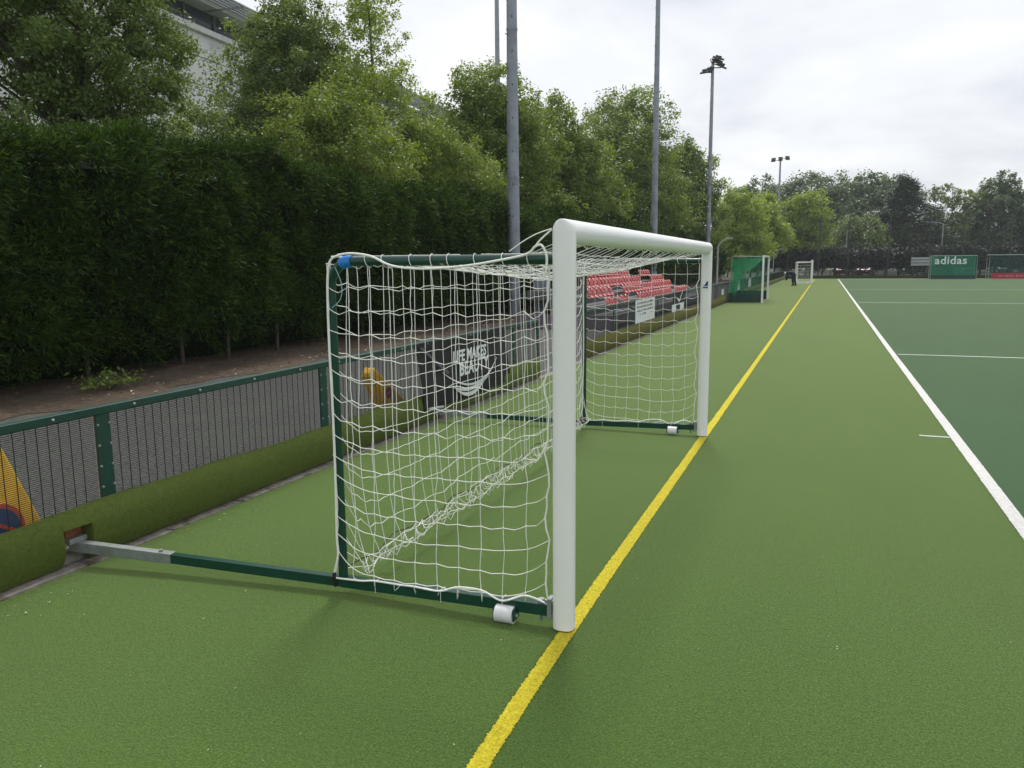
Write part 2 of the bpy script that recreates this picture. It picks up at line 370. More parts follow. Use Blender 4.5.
# ------------------------------------------------------------------ twin wire fence
def mesh_panel(parent, y0, y1, fine):
    mb = MB(); w = y1-y0
    nv = int(w/.0762)
    for i in range(1, nv): y = y0+i*.0762; mb.bar((XF+.006, y, .10), (XF+.006, y, .935), .0042, .0042, (1, 0, 0))
    step = .0127 if fine else .0254; r = .0034 if fine else .0068
    z = .12
    while z < .935: mb.bar((XF, y0, z), (XF, y1, z), r, r); z += step
    return mb.build('mesh_panel', MT['wire'], parent)
def fence(y_posts, label, finemax):
    t = thing('mesh_fence', (XF, y_posts[0], 0), label, 'fence')
    a, b = y_posts[0]-.06, y_posts[-1]+.06
    rail = MB().box(XF-.022, XF+.040, a, b, .930, .982).build('top_rail', MT['fence_green'], t, bevel=.004)
    bm_ = MB(); y = a+.35
    while y < min(b, 22): bm_.ball((XF+.043, y, .955), .011, 1, 8); y += .62
    bm_.each('bolt', MT['galv'], rail, smooth=True)
    proto = None; pc = None
    for i, y in enumerate(y_posts):
        if proto is None:
            proto = MB().box(XF+.006, XF+.030, y-.055, y+.055, .0, .929).build('post', MT['fence_green'], t, bevel=.004)
            q = MB()
            for z in (.44, .58, .72, .86):
                for s in (-.045, .045): q.ball((XF+.032, y+s, z), .010, 1, 8)
            pc = q.each('bolt', MT['galv'], proto, smooth=True)
        else:
            o = proto.copy(); C.objects.link(o); o.parent = t; o.location = Vector(proto.location)+Vector((0, y-y_posts[0], 0))
            if y < 16:
                for pb in pc: c = pb.copy(); C.objects.link(c); c.parent = o
    cache = {}
    for i in range(len(y_posts)-1):
        a, b = y_posts[i]+.056, y_posts[i+1]-.056; fine = a < finemax; key = (round(b-a, 3), fine)
        if key in cache:
            s, ya = cache[key]; o = s.copy(); C.objects.link(o); o.parent = t; o.location = Vector(s.location)+Vector((0, a-ya, 0))
        else: cache[key] = (mesh_panel(t, a, b, fine), a)
    return t
fence([-1.27, 1.23, 3.73, 6.21, 8.71, 11.21, 12.3], 'near length of low green wire mesh fence beside the grey path', 40)
fence([14.9+2.5*i for i in range(33)], 'far length of low green wire mesh fence passing the red seats', 30)

# ------------------------------------------------------------------ net simulation
def relax(P, fixed, E, rest, iters=500, g=.0006, stiff=.9, gm=1.0):
    P = P.copy(); Q = P.copy(); i, j = E[:, 0], E[:, 1]
    cnt = np.bincount(E.ravel(), minlength=len(P)).astype(float)[:, None]; cnt[cnt == 0] = 1
    for it in range(iters):
        Vv = (P-Q)*.93; Q = P.copy(); P = P+Vv; P[:, 2] -= g*gm; P[fixed] = Q[fixed]
        for k in range(9):
            d = P[j]-P[i]; l = np.linalg.norm(d, axis=1); ex = np.maximum(l-rest, 0)/np.maximum(l, 1e-9)
            c = d*(ex*.5)[:, None]*1.6; D = np.zeros_like(P)
            for ax in range(3): D[:, ax] = np.bincount(i, c[:, ax], len(P))-np.bincount(j, c[:, ax], len(P))
            D[fixed] = 0; P += D/cnt*2*stiff
    return P
def cords(P, lines, rad, sides=4):
    Vs = []; Fs = []; off = 0
    for ln in lines:
        p = P[ln]
        # Catmull-Rom smoothing with one extra point per segment
        q = [p[0]]
        for a in range(len(p)-1):
            p0 = p[max(a-1, 0)]; p1 = p[a]; p2 = p[a+1]; p3 = p[min(a+2, len(p)-1)]
            q.append((-p0+9*p1+9*p2-p3)/16); q.append(p2)
        q = np.array(q); d = np.gradient(q, axis=0); d /= np.maximum(np.linalg.norm(d, axis=1), 1e-9)[:, None]
        ref = np.array([.3, .5, .8]); s = np.cross(d, ref); s /= np.maximum(np.linalg.norm(s, axis=1), 1e-9)[:, None]; u = np.cross(d, s)
        ang = np.arange(sides)*2*np.pi/sides
        v = q[:, None, :]+rad*(np.cos(ang)[None, :, None]*s[:, None, :]+np.sin(ang)[None, :, None]*u[:, None, :])
        n = len(q); Vs.append(v.reshape(-1, 3)); a = np.arange(n-1)[:, None]*sides; b = np.arange(sides)[None, :]; b2 = (b+1) % sides
        Fs.append(np.stack([a+b, a+b2, a+sides+b2, a+sides+b], -1).reshape(-1, 4)+off); off += n*sides
    return np.concatenate(Vs), np.concatenate(Fs)
def knots(P, idx, r):
    o = np.array([(x, y, z) for z in (-1, 1) for x, y in ((-1, -1), (1, -1), (1, 1), (-1, 1))], float)*r*.62
    F0 = np.array([(3,2,1,0),(4,5,6,7),(0,1,5,4),(1,2,6,5),(2,3,7,6),(3,0,4,7)])
    V = (P[idx][:, None, :]+o[None]).reshape(-1, 3); F = (F0[None]+np.arange(len(idx))[:, None, None]*8).reshape(-1, 4)
    return V, F
def netgrid(nu, nv, fn, pin, slack_u, slack_v, jit=.05, iters=500, su=1, g=.0006):
    """square net of nu x nv cells, one extra point on every cord between knots"""
    U, Vn = 2*nu+1, 2*nv+1
    idx = -np.ones((U, Vn), int); pts = []; k = 0
    for a in range(U):
        for b in range(Vn):
            if a % 2 and b % 2: continue
            idx[a, b] = k; pts.append(fn(a/2, b/2)); k += 1
    P = np.array(pts, float); P += rng.normal(0, .004, P.shape)
    E = []; Rr = []
    base = np.array(pts, float)
    for b in range(0, Vn, 2):
        for a in range(U-1): E.append((idx[a, b], idx[a+1, b])); Rr.append(slack_u)
    for a in range(0, U, 2):
        for b in range(Vn-1): E.append((idx[a, b], idx[a, b+1])); Rr.append(slack_v)
    Rr = [q if base[e_[0]][2] < 1.93 or base[e_[1]][2] < 1.93 else .985 for q, e_ in zip(Rr, E)]
    E = np.array(E); rest = np.linalg.norm(base[E[:, 0]]-base[E[:, 1]], axis=1)*np.array(Rr)*(1+rng.normal(0, jit, len(E)))
    fixed = []
    for a in range(U):
        for b in range(Vn):
            if idx[a, b] < 0: continue
            q = pin(a/2, b/2)
            if q is not None: fixed.append(idx[a, b]); P[idx[a, b]] = q
    P = relax(P, np.array(fixed), E, rest, iters, g, .9, np.where(base[:, 2] > 1.925, .12, 1.0))
    lines = [idx[:, b] for b in range(0, Vn, 2)]+[idx[a, :] for a in range(0, U, 2)]
    kn = np.array([idx[a, b] for a in range(0, U, 2) for b in range(0, Vn, 2)])
    return P, lines, kn, idx
def smoothpts(pts, n=6):
    p = np.array(pts, float); q = []
    for a in range(len(p)-1):
        p0 = p[max(a-1, 0)]; p1 = p[a]; p2 = p[a+1]; p3 = p[min(a+2, len(p)-1)]
        for t in np.linspace(0, 1, n, endpoint=False):
            q.append(.5*((2*p1)+(-p0+p2)*t+(2*p0-5*p1+4*p2-p3)*t*t+(-p0+3*p1-3*p2+p3)*t**3))
    q.append(p[-1]); return [tuple(x) for x in q]

# ------------------------------------------------------------------ football goals
def superell(rx, ry, n, e=2.6):
    o = []
    for i in range(n):
        t = 2*math.pi*i/n; c, s = math.cos(t), math.sin(t)
        o.append((rx*math.copysign(abs(c)**(2/e), c), ry*math.copysign(abs(s)**(2/e), s)))
    return o
def football_goal(label, dX, Y0, Wd, XBK, near=True, frame='green_steel', gname='movable football goals on the yellow line'):
    XP, YN, YF = -1.183+dX, Y0, Y0+Wd; XBk = XBK; ZB = 1.91
    t = thing('football_goal', (XP, YN, 0), label, 'goal', gname)
    prof = superell(.0565, .052, 28)
    for y in (YN, YF):
        zs = [.012, .03, 1.2, 2.040]+[2.040+.060*math.sin(q*math.pi/18) for q in range(1, 9)]+[2.0995]; scx = [1]*4+[math.cos(q*math.pi/18)**.85 for q in range(1, 9)]+[.10]
        k = 28; n_ = len(zs)
        mb = MB(); v = [(XP+a*sx_, y+b, z) for z, sx_ in zip(zs, scx) for a, b in prof]
        f = [tuple(range(k-1, -1, -1)), tuple((n_-1)*k+q for q in range(k))]
        for i in range(n_-1):
            for q in range(k): f.append((i*k+q, i*k+(q+1) % k, (i+1)*k+(q+1) % k, (i+1)*k+q))
        mb.add(v, f); po = mb.build('goal_post', MT['white'], t, smooth=True)
        MB().prism([(a*1.01, b*1.01) for a, b in prof], (XP, y, .002), (.86,0,0), (0,.86,0), (0,0,1), .012).build('foot_shadow', MT['dark'], po)  # dark disc standing in for the ring of shadow under the post
    mb = MB(); yy = [YN+.004, YN+.005, YF-.005, YF-.004]; sc_ = [.975, 1, 1, .975]; pr = superell(.0572, .0602, 32, 2.2)
    v = [(XP+a*s, y, 2.040+b*s) for y, s in zip(yy, sc_) for a, b in pr]; k = 32
    f = [tuple(range(k)), tuple(3*k+q for q in range(k-1, -1, -1))]
    for i in range(3):
        for q in range(k): f.append((i*k+q, (i+1)*k+q, (i+1)*k+(q+1) % k, i*k+(q+1) % k))
    mb.add(v, f).build('crossbar', MT['white'], t, smooth=True)
    for s, y in ((-1, YN), (1, YF)):
        # bent back frame: upright, corner and top bar in one tube
        pts = [(XBk, y, .07), (XBk, y, 1.74)]
        for a in range(1, 7): q = a/6*math.pi/2; pts.append((XBk+.14*(1-math.cos(q)), y, ZB-.14+.14*math.sin(q)))
        pts.append((XP-.055, y, ZB-.0))
        fr = MB().tube(pts, .027, 14).build('back_frame', MT[frame], t, smooth=True)
        # base bar
        x0 = -4.30 if near else XBk-.05
        z0 = .118 if near else .06
        ends = ((XP-.075, y, .098), (-3.74 if near else XBk-.03, y, .102 if near else .07))
        if near:
            md = (XBk, y, .066); ends = (ends[0], (-3.74, y-.135, .097))
            MB().bar(ends[0], md, .05, .062).build('base_bar', MT[frame], t, bevel=.003)
            MB().bar((XBk+.03, y-.004, .068), ends[1], .046, .058).build('base_bar', MT[frame], t, bevel=.003)
        else: MB().bar(ends[0], ends[1], .05, .062).build('base_bar', MT[frame], t, bevel=.003)
        if near:
            ar = MB().bar((-3.70, y-.132, .097), (-4.44, y-.235, .122), .055, .066).build('wall_arm', MT['galv'], t, bevel=.003)
            q = MB()
            for x, o_y in ((-3.78, .143), (-4.22, .205)): q.tube([(x, y-o_y, .12), (x, y-o_y, .145)], .013, 8)
            q.each('bolt', MT['galv'], ar, smooth=True)
            MB().bar((-4.40, y-.30, .165), (-4.40, y-.17, .165), .05, .035).build('clamp', MT['galv'], ar, bevel=.003)
        # post bracket with bolts
        br = MB().box(XP-.085, XP-.062, y-.03, y+.03, .05, .165).build('post_bracket', MT['galv'], t, bevel=.003)
        q = MB()
        for z in (.065, .145): q.tube([(XP-.10, y-.012, z), (XP-.055, y-.012, z)], .012, 8)
        q.tube([(XP-.125, y, .125), (XP-.125, y, .150)], .017, 10).tube([(XP-.125, y, .030), (XP-.125, y, .066)], .010, 8)
        q.each('bolt', MT['galv'], br, smooth=True)
        # roller
        xr = -1.50+dX; yr = y-.035
        rl = MB().tube([(xr-.050, yr, .048), (xr+.050, yr, .048)], .047, 20).build('roller', MT['roller'], t, smooth=True)
        q = MB().box(xr-.060, xr-.053, yr-.03, yr+.05, .022, .085).box(xr+.053, xr+.060, yr-.03, yr+.05, .022, .085)
        q.each('roller_bracket', MT[frame], rl)
        MB().tube([(xr-.072, yr, .046), (xr+.072, yr, .046)], .011, 8).build('axle', MT['galv'], rl, smooth=True)
    # --- net: roof and back in one sheet
    cell = .122 if near else .25
    nu = int(Wd/cell); nr = max(3, int(1.30/cell)); nb = int(1.92/cell); crad = .0024 if near else .0042
    XC = XP-.058; ZC = 1.985
    def pos(a, b):
        y = YN+.02+(Wd-.04)*a/nu
        if b <= nr: s = b/nr; return (XC+(XBk-XC)*s, y, ZC+(ZB+.02-ZC)*s)
        s = (b-nr)/nb; return (XBk-.02, y, (ZB+.02)*(1-s)+.13*s)
    fold = {}
    def pin(a, b):
        x, y, z = pos(a, b)
        if b == 0 and abs(a-round(a)) < .1 and int(a) % 2 == 0: return (x, y, z)
        if b == nr and a == round(a) and 0 < a < nu:
            s = a/nu; return (x+.07*math.sin(math.pi*s)+.012*math.sin(a*1.9), y, z-.045*4*s*(1-s)*(.85+.15*s)+.012*math.sin(a*2.3))
        if (a == 0 or a == nu) and b <= nr and (b == round(b)): return (x, y, ZB+.028)
        if (a == 0 or a == nu) and b == round(b): return (x, y, z)
        if near and b >= nb+nr-3.1 and b == round(b) and a == round(a):
            k = (a, b); s = a/nu; sag = .05*math.sin(math.pi*s)
            q_ = nb+nr-b; return (XBk+.02+(.05, .0, .07, .03)[int(q_)]+rng.normal(0, .014)+.07*math.sin(math.pi*s), y+.03*math.sin(q_*2+a)+rng.normal(0, .012), .12+(.0, .045, .02, .075)[int(q_)]*(.4+math.sin(math.pi*s)*.8)+rng.normal(0, .010))
        if b == nb+nr and a == round(a): return (XBk, y, .06)
        return None
    P, lines, kn, idx = netgrid(nu, nr+nb, pos, pin, 1.014, 1.03, .045, 420 if near else 120)
    V, F = cords(P, lines, crad); kV, kF = knots(P, kn, .0052)
    npmesh('back_net', np.concatenate([V, kV]), np.concatenate([F, kF+len(V)]), MT['cord'], t)
    # rope along the rear edge of the roof
    rr = P[idx[:, 2*nr]]
    MB().tube([tuple(p) for p in rr], .0048 if near else .014, 6).build('edge_rope', MT['cord'], t, smooth=True)
    if near: MB().tube([(XBk+.02+.03*math.sin(i*.9), YN+Wd*i/40, .15+.012*math.sin(i*1.7)) for i in range(41)], .004, 5).build('elastic_cord', MT['blackcord'], t)
    else: MB().bar((XBk, YN, .06), (XBk, YF, .06), .05, .05).build('rear_bar', MT[frame], t)
    # --- side nets
    ns = max(3, int(1.30/cell)); nh = int(1.86/cell)
    for s, y in ((-1, YN), (1, YF)):
        yo = y+s*.012
        def pos2(a, b):
            return (XP-.075+(XBk-.01-(XP-.075))*a/ns, yo, ZB-.02+(.145-ZB)*b/nh)
        def pin2(a, b):
            x, yy_, z = pos2(a, b)
            if b == 0 and a == round(a): return (x, yo, z+.01)
            if a == ns and b == round(b) and b < nh: return (x+.012+.005*math.sin(b*1.3), yo-.026 if s < 0 else yo, z+rng.normal(0, .006))
            if a == 0 and b == round(b): return (x-.014+.014*math.sin(b*2.2), yo, z)
            if b == nh and a != round(a):
                p_, q_ = pin2(math.floor(a), b), pin2(math.ceil(a), b); return tuple((u_+v_)/2 for u_, v_ in zip(p_, q_))
            if b == nh and a == round(a):
                up_ = {0: .14, 1: .045, 2: -.005, 3: .040, 4: .036, 5: .008, 6: .014, 7: .004, 8: .010, 9: .0}.get(int(a), .0)
                return (x+.02*math.sin(a*3), yo-.022, .125-.030*a/ns+up_)
            return None
        P2, l2, k2, i2 = netgrid(ns, nh, pos2, pin2, 1.022, 1.03, .045, 300 if near else 80)
        P2[:, 1] += (rng.normal(0, .004, len(P2)))
        V, F = cords(P2, l2, crad); kV, kF = knots(P2, k2, .0052)
        npmesh('side_net', np.concatenate([V, kV]), np.concatenate([F, kF+len(V)]), MT['cord'], t)
        if near:
            q = MB(); q.tube(smoothpts([tuple(p) for p in P2[i2[::2, 2*nh]]], 7), .0055, 6); q.tube([tuple(p) for p in P2[i2[0, :]]], .0048, 6)
            q.each('edge_rope', MT['cord'], t, smooth=True)
            q = MB()                                  # lashings round bars
            for a in range(ns-1):
                xx = P2[i2[2*a, 0]][0]+rng.normal(0, .018); rr_ = .031+.003*random.random(); tilt = random.uniform(-.35, .35)
                q.tube([(xx+tilt*rr_*math.sin(w_), y+rr_*math.cos(w_), ZB+rr_*math.sin(w_)*1.05) for w_ in np.linspace(0, 2*math.pi, 13)], .0023, 4, False)
                if a in (2, 5, 8):
                    xb = P2[i2[2*a, 2*nh]][0]
                    zb_ = .098-.032*(XP-.075-xb)/1.28; q.tube([(xb, y-.0275, zb_+.034), (xb, y-.0275, zb_-.034), (xb+.004, y, zb_-.036), (xb, y+.0275, zb_-.034), (xb, y+.0275, zb_+.034), (xb, y-.0275, zb_+.034)], .0018, 4, False)
            q.each('lashing', MT['cord'], t)
            # heavy rope down the upright and the slack header rope
            yy_ = y-.040
            pr_ = [(XBk+.10, yy_, 1.945), (XBk+.04, yy_, 1.925), (XBk+.018, yy_-.003, 1.87), (XBk+.004, yy_, 1.74), (XBk+.0, yy_, 1.45), (XBk+.004, yy_, 1.1), (XBk+.002, yy_, .7), (XBk-.006, yy_, .36), (XBk-.004, yy_, .24), (XBk-.035, yy_, .12), (XBk-.03, yy_-.005, .095)]
            MB().tube(smoothpts(pr_), .0068, 7).build('edge_rope', MT['cord'], t, smooth=True)
            pr_ = [(XBk+.08, yy_, 1.945), (XBk+.17, yy_, 1.952), (XBk+.29, yy_, 1.935), (XBk+.42, yy_-.01, 1.885), (XBk+.60, yy_-.015, 1.868), (XBk+.82, yy_-.015, 1.878), (XBk+1.02, yy_-.01, 1.905), (XBk+1.17, yy_, 1.935), (XBk+1.215, yy_, 1.97), (XBk+1.25, yy_, 1.975), (XBk+1.275, yy_, 1.92), (XBk+1.27, yy_, 1.84)]
            if s < 0: MB().tube(smoothpts(pr_), .0062, 7).build('header_rope', MT['cord'], t, smooth=True)
            q = MB()
            q.tube(smoothpts([(XBk+1.215, yy_, 1.97), (XBk+1.24, yy_, 2.0), (XBk+1.30, yy_, 2.05)]), .0045, 5)
            q.tube(smoothpts([(XBk+1.08, yy_, 1.95), (XBk+1.15, yy_, 1.995), (XBk+1.22, yy_, 2.03), (XBk+1.30, yy_, 2.055)]), .0028, 5)
            if s < 0: q.each('tie_cord', MT['cord'], t)
            MB().tube([(XBk-.03, y-.045, .13), (XBk-.035, y-.045, .08), (XBk-.03, y-.036, .045)], .012, 6).build('black_strap', MT['blackcord'], t)
    # post side cords, lashed along the back of the crossbar
    q = MB()
    if near:
        a = 0
        while a <= nu:
            p = P[idx[2*a, 0]]; q.tube([(p[0], p[1], p[2]), (p[0]+.02, p[1]+.01, p[2]-.02), (p[0]+.03, p[1], p[2]+.01)], .0024, 4); a += 2
        q.each('net_clip', MT['cord'], t)
    if near:
        # blue tape round the near rear corner
        pts = [(XBk+.075, YN, ZB-.014), (XBk+.09, YN, ZB-.006), (XBk+.125, YN, ZB), (XBk+.145, YN, ZB)]
        MB().tube(pts, [.030, .035, .036, .032], 12).build('blue_tape', MT['tape'], t, smooth=True)
        q = MB().tube(smoothpts([(XBk+.06, YN-.04, ZB-.03), (XBk+.10, YN-.045, ZB-.12), (XBk+.09, YN-.045, ZB-.20), (XBk+.03, YN-.04, ZB-.25)]), .0025, 5)
        q.build('loose_twine', simple('blue_twine', (.25, .5, .55), .7), t)
        # maker's mark on the far post, facing the camera
        yb = YF-.0535
        e_ = MB().prism([(-.030, -.01), (-.012, -.004), (.004, .016), (.008, .034), (.026, .040), (.026, -.01)], (XP, yb, 1.655), (1,0,0), (0,0,1), (0,-1,0), .002)
        e_.prism([(-.026, -.034), (.026, -.034), (.026, -.020), (-.026, -.020)], (XP, yb, 1.655), (1,0,0), (0,0,1), (0,-1,0), .002)
        e_.build('emblem', MT['blue_print'], t)
    return t
football_goal('nearest white framed football goal with green rear frame and white net', 0, 3.66, 4.92, -2.535, True)
football_goal('small looking distant white football goal near the far end of the yellow line', .02, 73.0, 5.0, -2.45, False, 'white')

# ------------------------------------------------------------------ green netted hockey goal
hx, hy0, hy1, hb = -2.74, 38.75, 42.45, -4.14
t = thing('hockey_goal', (hx, hy0, 0), 'hockey goal with bright green netting and dark base boards stored beside the fence', 'goal')
for y in (hy0, hy1): MB().box(hx-.045, hx+.045, y-.04, y+.04, 0, 2.16).build('goal_post', MT['white'], t, bevel=.006)
MB().box(hx-.046, hx+.046, hy0-.041, hy1+.041, 2.161, 2.23).build('crossbar', MT['white'], t, bevel=.006)
for y in (hy0, hy1):
    MB().tube([(hx-.05, y, 2.17), (hb, y, 2.2), (hb-.02, y, 2.14), (hb-.18, y, .0)], .018, 8).build('back_frame', MT['galv'], t, smooth=True)
    MB().box(hb-.16, hx-.05, y-.015, y+.015, .02, .47).build('side_board', MT['board_green'], t)
MB().box(hb-.195, hb-.165, hy0-.016, hy1+.016, .02, .47).build('back_board', MT['board_green'], t)
def surf(parent, name, fn, nu, nv, m):
    V = [fn(a/nu, b/nv) for a in range(nu+1) for b in range(nv+1)]
    F = [(a*(nv+1)+b, a*(nv+1)+b+1, (a+1)*(nv+1)+b+1, (a+1)*(nv+1)+b) for a in range(nu) for b in range(nv)]
    return npmesh(name, V, F, m, parent, True)
surf(t, 'roof_net', lambda a, b: (hx-.05+(hb-hx+.05)*b, hy0+(hy1-hy0)*a, 2.17-.85*math.sin(math.pi*a)**.8*math.sin(math.pi*min(b*1.0, .5))*(.35+.65*b)-.06*b), 16, 10, MT['greennet'])
surf(t, 'back_net', lambda a, b: (hb+.32*math.sin(math.pi*a)*(1-b)-.16*b*b+.10*math.sin(math.pi*b), hy0+(hy1-hy0)*a, (2.11-.45*math.sin(math.pi*a)**.8)*(1-b)+.42*b), 16, 10, MT['greennet'])
for y in (hy0, hy1):
    surf(t, 'side_net', lambda a, b: (hb-.12*(1-a)*b+(.36)*a-.12*a*b, y+.03*math.sin(7*a), (2.12-.10*math.sin(math.pi*a))*(1-b)+.34*b), 8, 8, MT['greennet'])
    surf(t, 'side_net', lambda a, b: (hb+.36+(hx-hb-.41)*a, y+.02*math.sin(5*a), (2.10-.16*math.sin(math.pi*a)+.05*a)*(1-b)+.45*b), 8, 8, netmat('thin_green_netting', (.02, .20, .10), .30))

# ------------------------------------------------------------------ goals at the far side
t = thing('netted_goal_cage', (10.3, 94, 0), 'dark green netted cage goal carrying pale adidas lettering at the far end', 'goal cage')
MB().tube([(10.3, 94, 0), (10.3, 94, 2.42), (14.55, 94, 2.42), (14.55, 94, 0)], .04, 8).build('front_frame', MT['galv'], t)
MB().tube([(10.3, 95.4, 0), (10.3, 95.4, 2.42), (14.55, 95.4, 2.42), (14.55, 95.4, 0)], .04, 8).build('rear_frame', MT['galv'], t)
MB().box(10.35, 14.5, 94.15, 94.2, .02, .42).build('base_board', MT['board_green'], t)
surf(t, 'front_net', lambda a, b: (10.33+4.19*a, 94.03+.06*math.sin(9*a), .4+2.0*b), 12, 6, MT['greennet2'])
surf(t, 'rear_net', lambda a, b: (10.33+4.19*a, 95.38, .02+2.38*b), 12, 6, MT['greennet2'])
textmesh('lettering', 'adidas', 1.12, (10.62, 93.93, 1.58), (1,0,0), (0,0,1), MT['white_print'], t, .01, 0, .02, 1.08)
t = thing('netted_goal_cage', (15.65, 94, 0), 'dark netted cage with low red board at the right edge of the photo', 'goal cage')
MB().tube([(15.65, 94, 0), (15.65, 94, 2.46), (21.7, 94, 2.46), (21.7, 94, 0)], .045, 8).build('front_frame', MT['galv'], t)
MB().tube([(15.65, 95.4, 0), (15.65, 95.4, 2.46), (21.7, 95.4, 2.46), (21.7, 95.4, 0)], .045, 8).build('rear_frame', MT['galv'], t)
rb = MB().box(15.9, 21.6, 93.9, 93.95, .04, .62).build('base_board', MT['redboard'], t)
q = MB()
for i in range(34):
    xx = 16.5+i*.145
    if i % 7 != 3: q.box(xx, xx+.05+.03*(i % 3), 93.885, 93.899, .26, .36+.05*(i % 2))
q.build('board_print', simple('faded_print', (.55, .35, .35), .7), rb)
surf(t, 'front_net', lambda a, b: (15.7+5.95*a, 94.03, .6+1.83*b), 10, 6, netmat('dim_green_netting', (.02, .09, .07), .4))

# slatted white screen
t = thing('slatted_screen', (8.9, 99, 0), 'white horizontal slatted board raised on dark posts left of the adidas cage', 'screen')
for z in (1.42, 1.75, 2.08): MB().box(8.85, 11.2, 99, 99.05, z, z+.25).build('slat', MT['slat_grey'], t)
for x in (9.1, 10.0, 10.9): MB().box(x-.06, x+.06, 99.06, 99.16, 0, 2.3).build('post', MT['dark'], t)

# far perimeter: low fence, tall ball stop fence
t = thing('perimeter_fence', (0, 98.5, 0), 'low dark mesh fence with olive kickboard across the far end of the pitch', 'fence')
MB().box(-4.4, 60, 98.45, 98.5, .9, .97).build('top_rail', MT['fence_green'], t)
MB().box(-4.4, 60, 98.3, 98.38, 0, .36).build('turf_cover', simple('dark_olive_turf', (.035, .05, .014), .9, .3, 3), t)
for i in range(27): MB().box(-4.45+2.45*i, -4.35+2.45*i, 98.45, 98.52, 0, .9).build('post', MT['fence_green'], t)
surf(t, 'mesh_panel', lambda a, b: (-4.4+64.4*a, 98.53, .3+.6*b), 4, 1, MT['darknet'])
t = thing('ball_stop_fence', (0, 107, 0), 'tall ball stop net on thin dark posts in front of the far trees', 'fence')
for i, x in enumerate((-12, -7.4, -4.6, -.9, 2.5, 7, 11.4, 15, 19.8, 24.5, 29, 34)):
    MB().tube([(x, 107, 0), (x, 107, 7.7+.2*math.sin(i*3))], .07, 6).build('post', MT['dark'], t)
surf(t, 'netting', lambda a, b: (-12+46*a, 107+.1*math.sin(a*60), .2+7.3*b), 46, 3, netmat('thin_dark_netting', (.012, .02, .018), .13))
surf(t, 'netting', lambda a, b: (9+25*a, 107.1, .2+4.4*b), 26, 3, netmat('thick_dark_netting', (.012, .02, .018), .25))

# ------------------------------------------------------------------ yellow no waiting cones
def cone(label, loc, rot, h=.80, b0=.30, b1=.085, rp=.29):
    t = thing('traffic_cone', (0,0,0), label, 'cone', 'yellow no waiting cones behind the mesh fence')
    mb = MB(); rs_ = b0/.30
    v = [(s*b0, q*b0, .04) for s, q in ((-1,-1),(1,-1),(1,1),(-1,1))]+[(s*b1, q*b1, h-.04) for s, q in ((-1,-1),(1,-1),(1,1),(-1,1))]+[(s*b1*.6, q*b1*.6, h) for s, q in ((-1,-1),(1,-1),(1,1),(-1,1))]
    f = [(3,2,1,0), (8,9,10,11)]
    for a in (0, 4):
        for q in range(4): f.append((a+q, a+(q+1) % 4, a+4+(q+1) % 4, a+4+q))
    mb.add(v, f).build('cone_body', MT['yellow_plastic'], t, bevel=.012)
    MB().box(-b0*1.12, b0*1.12, -b0*1.12, b0*1.12, 0, .039).build('cone_base', MT['yellow_plastic'], t, bevel=.01)
    sl = math.atan2(b0-b1, h-.08)
    for k in range(2):
        Mx = Matrix.Rotation(k*math.pi, 4, 'Z') @ Matrix.Translation((b0-(b0-b1)*rp, 0, .04+(h-.08)*rp)) @ Matrix.Rotation(-sl, 4, 'Y')
        def disc(r, th, name, m, par):
            q = MB(); n = 28
            q.prism([(r*math.cos(2*math.pi*i/n), r*math.sin(2*math.pi*i/n)) for i in range(n)], (0,0,0), (0,1,0), (0,0,1), (1,0,0), th)
            q.v = [tuple(Mx @ Vector(p)) for p in q.v]; return q.build(name, m, par)
        d = disc(.140*rs_, .004, 'roundel', MT['red_print'], t)
        disc(.110*rs_, .006, 'roundel_face', MT['blue_print'], d)
        q = MB(); c_, s_ = math.cos(R(-35)), math.sin(R(-35))
        q.prism([(c_*a-s_*b, s_*a+c_*b) for a, b in ((-.112*rs_, -.012), (.112*rs_, -.012), (.112*rs_, .012), (-.112*rs_, .012))], (0,0,0), (0,1,0), (0,0,1), (1,0,0), .008)
        q.v = [tuple(Mx @ Vector(p)) for p in q.v]; q.build('roundel_bar', MT['red_print'], d)
    t.location = loc; t.rotation_euler = rot
    return t
cone('yellow cone with blue and red roundel upright at the left edge of the photo', (-4.98, 3.215, 0), (0, 0, R(-6)), .93)
cone('yellow cone tipped over towards the fence near the black banner', (-4.86, 8.28, .03), (R(46), R(0), R(4)), .98, .16, .065, .56)

# ------------------------------------------------------------------ banner and notices on the fence
t = thing('banner', (-4.34, 9.3, .15), 'black fabric banner with white hand lettering and smile hung over the fence', 'banner')
ya, yb_ = 8.02, 10.75
def bsurf(a, b):     # a along Y, b down
    y = ya+(yb_-ya)*a; z = .965-(.80)*b-.015*math.sin(math.pi*a)*(1-b)+.01*math.sin(9*a)
    x = -4.412+ (.09 if b > .72 else .09*(b/.72)**1.5)+.012*math.sin(a*14+b*5)*math.sin(math.pi*b)+.01*math.sin(a*31)*b
    return (x, y, z)
V = [bsurf(a/40, b/14) for a in range(41) for b in range(15)]; n0 = len(V)
V += [(x-.006, y, z) for x, y, z in V]
F = [(a*15+b, a*15+b+1, (a+1)*15+b+1, (a+1)*15+b) for a in range(40) for b in range(14)]
F += [(n0+a*15+b, n0+(a+1)*15+b, n0+(a+1)*15+b+1, n0+a*15+b+1) for a in range(40) for b in range(14)]
npmesh('banner_cloth', V, F, MT['black'], t, True)
ax = Vector((0, 1, 0)); ay = Vector((-.08, 0, 1)).normalized()
def onb(y, z): return -4.412+.09*min(1, max(0, (.965-z)/.8/.72))**1.5+.016
textmesh('lettering', 'LIFE MAKES', .205, (onb(0, .62)+.004, 8.86, .655), ax, ay, MT['white_print'], t, .003, .25, .006, 1.02)
